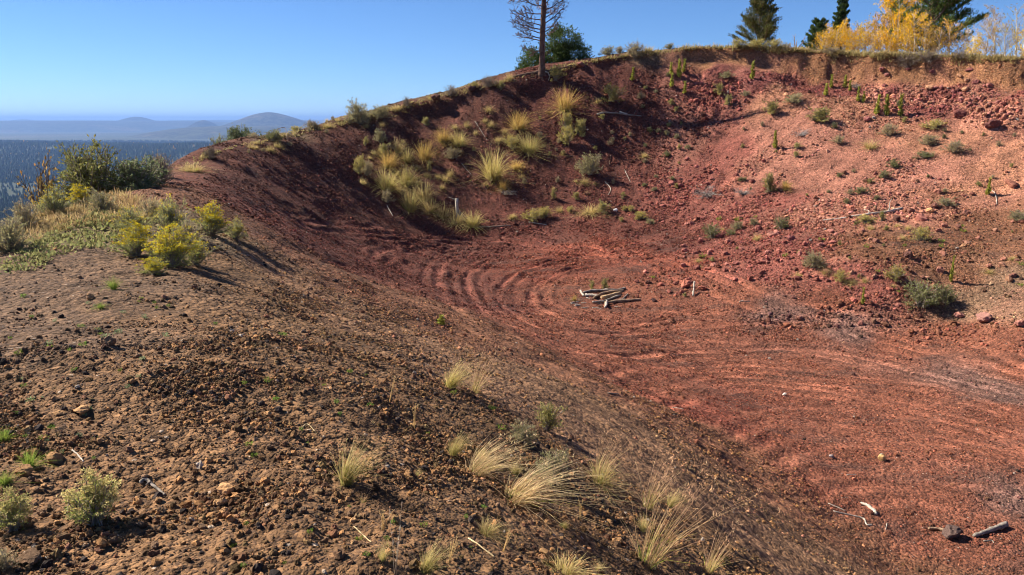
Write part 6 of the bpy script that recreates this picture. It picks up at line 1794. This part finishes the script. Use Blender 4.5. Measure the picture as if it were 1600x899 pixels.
for args in [
        (1378, 720, 13, 'lone ochre rock standing out on the red pit floor', (0.52, 0.33, 0.14), 0.9), (1300, 716, 9, 'small grey stone left of the lone ochre rock', (0.34, 0.29, 0.28)),
        (1226, 618, 7, 'small whitish stone alone on the middle of the red floor', WHT), (962, 331, 8, 'white stone at the foot of the dark wall', (0.75, 0.72, 0.68)),
        (86, 722, 26, 'large ochre rock beside the green grass at the left edge', OCH), (34, 742, 28, 'ochre boulder below the green grass at the left edge', OCH),
        (168, 540, 24, 'rounded brown rock in the middle of the path', BRN), (126, 647, 30, 'flat tan stone on the path\'s lower part', TNR, 0.4), (92, 648, 18, 'small flat tan stone left of the larger flat one', TNR, 0.4),
        (140, 468, 16, 'ochre stone near the grass sprig on the path', OCH), (216, 560, 16, 'brown clod below the rounded brown rock', BRN),
        (352, 776, 28, 'largest crumbly ochre clod right of the cream rabbitbrush', TNR, 0.9), (344, 790, 22, 'tan clod leaning on the largest crumbly clod', TNR), (352, 803, 18, 'small tan clod below the crumbly pair', TNR),
        (418, 652, 16, 'ochre rock on the slope uphill of the lone blond tuft', OCH), (430, 655, 10, 'smaller ochre rock touching the one uphill of the blond tuft', OCH),
        (636, 745, 16, 'orange clod right of the lone blond tuft', OCH), (552, 816, 12, 'ochre stone left of the tall grey stalks', TNR), (508, 848, 14, 'dark brown clod near the bottom edge', BRN),
        (452, 632, 10, 'small ochre stone on the mid slope', OCH), (462, 640, 9, 'ochre pebble right of the small mid-slope stone', OCH), (240, 858, 18, 'brown clod below the hollow dead branch', BRN),
        (856, 820, 12, 'ochre stone by the bottom edge under the stalk with green leaves', OCH), (853, 870, 22, 'orange clod at the bottom edge below the straw clump', OCH), (965, 850, 18, 'orange stone left of the biggest stem fan', OCH),
        (1004, 800, 12, 'brown clod under the reddish straw tuft', BRN), (247, 785, 12, 'tan stone at the foot of the hollow dead branch', TNR), (205, 600, 14, 'ochre stone below the path\'s green sprigs', OCH), (292, 482, 9, 'small ochre stone by the shadow of the flowering pair', OCH),
        (40, 880, 40, 'broad brown clod in the bottom left corner', BRN, 0.5), (64, 806, 18, 'brown clod between the two cream-headed bushes', BRN),
        (1540, 503, 26, 'large pinkish rock at the foot of the right wall', (0.30, 0.15, 0.12)), (1500, 497, 14, 'pink rock between the biggest bush and the large pinkish rock', PNK), (1595, 510, 16, 'pink rock at the right edge by the track', PNK),
        (1072, 450, 16, 'largest red rock right of the log pile', (0.34, 0.12, 0.08), 0.9), (1098, 454, 13, 'red rock right of the upright grey stick', (0.26, 0.09, 0.06)), (1032, 447, 10, 'red stone left of the largest red rock', (0.30, 0.10, 0.07)), (1014, 444, 10, 'dark red stone between log pile and the red rocks', DKR), (1046, 458, 9, 'flat red stone in front of the red rocks', (0.30, 0.11, 0.08)), (1022, 472, 9, 'black stone lying right of the brown front log', (0.06, 0.03, 0.03)),
        (1240, 467, 7, 'dark stone on the track above the red floor', (0.14, 0.06, 0.05)), (1333, 586, 8, 'dark stone on the middle of the right-hand track', (0.10, 0.05, 0.04)),
        (906, 108, 14, 'dark red boulder jutting from the gully just under the rim', (0.20, 0.08, 0.06)), (738, 144, 14, 'dark boulder on the crest under a yellow-green bush', DKR), (680, 160, 20, 'dark overhanging block on the crest below tan grass', DKR),
        (1500, 184, 18, 'dark red block at the foot of the cliff', (0.17, 0.06, 0.05)), (1552, 202, 20, 'dark block fallen from the right end of the cliff', (0.15, 0.06, 0.05)), (1470, 182, 16, 'long dark block in the sand under the cliff', (0.16, 0.07, 0.05), 0.4), (1583, 292, 22, 'flat dark red block near the right edge of the orange slope', (0.22, 0.09, 0.06), 0.4),
        (1440, 345, 18, 'red block at the right of the pale fallen log', (0.30, 0.12, 0.09)), (1402, 346, 14, 'dark red rock under the pale log\'s right end', DKR), (1455, 333, 12, 'orange stone above the red block by the log', TNR), (1236, 377, 14, 'dark red rock on the scree below the round green bush', (0.22, 0.08, 0.07)), (1206, 370, 14, 'pink rock on the scree left of the dark red one', PNK),
        (1326, 402, 8, 'dark stone right of the grey-green apron bush', DKR), (1420, 405, 12, 'dark upright rock on the apron below the round yellow bush', DKR, 1.2), (1388, 430, 9, 'pink rock left of the yellow-tan bush', PNK)]:
    rock(*args)
# the dark lump of earth with the stick through it
rock(1490, 842, 33, 'dark grey clod of earth lying on the near pit floor', (0.10, 0.065, 0.055), 0.75, name='earth_clod', sink=0.1)
for (box, n, wr, lb, gp, cols) in [
        ((1060, 350, 1330, 440), 60, (6, 12), 'reddish angular rock on the scree', 'rocks of the scree apron', [(0.30, 0.11, 0.085), (0.36, 0.15, 0.115), (0.22, 0.08, 0.06)]),
        ((1330, 300, 1600, 440), 44, (6, 12), 'brown-red rock on the right wall', 'rocks of the right-hand wall', [(0.30, 0.13, 0.09), (0.34, 0.17, 0.11), (0.20, 0.09, 0.065)]),
        ((1000, 250, 1180, 350), 28, (5, 10), 'maroon rock in the gully rubble', 'rubble beside the gully', [(0.22, 0.075, 0.06), (0.28, 0.10, 0.08)]),
        ((1330, 105, 1600, 190), 34, (6, 11), 'dusky lump in the cliff face', 'lumps in the cliff face', [(0.34, 0.14, 0.11), (0.22, 0.08, 0.07), (0.36, 0.19, 0.11)]),
        ((985, 440, 1130, 470), 14, (4, 8), 'small red stone on the pit floor', 'stones round the log pile', [(0.30, 0.11, 0.08), (0.22, 0.08, 0.06)]),
        ((20, 690, 560, 895), 34, (8, 15), 'ochre-brown clod on the near slope', 'clods on the near slope', [OCH, BRN, TNR, (0.16, 0.10, 0.06)]),
        ((560, 700, 1180, 895), 22, (8, 13), 'brown clod among straw tufts', 'clods among the straw tufts', [OCH, BRN, (0.16, 0.10, 0.06)])]:
    for i in range(n):
        u = rk.uniform(box[0], box[2]); v = rk.uniform(box[1], box[3])
        if box[0] == 560 and v < 640 + (u - 640) * 0.42:
            continue
        if box[1] == 105 and v < 100 + abs(rk.normal()) * 8:
            continue
        rock(u, v, rk.uniform(*wr), placed(lb, u, v), cols[int(rk.integers(0, len(cols)))], rk.uniform(0.55, 0.9), gp, sink=0.45)
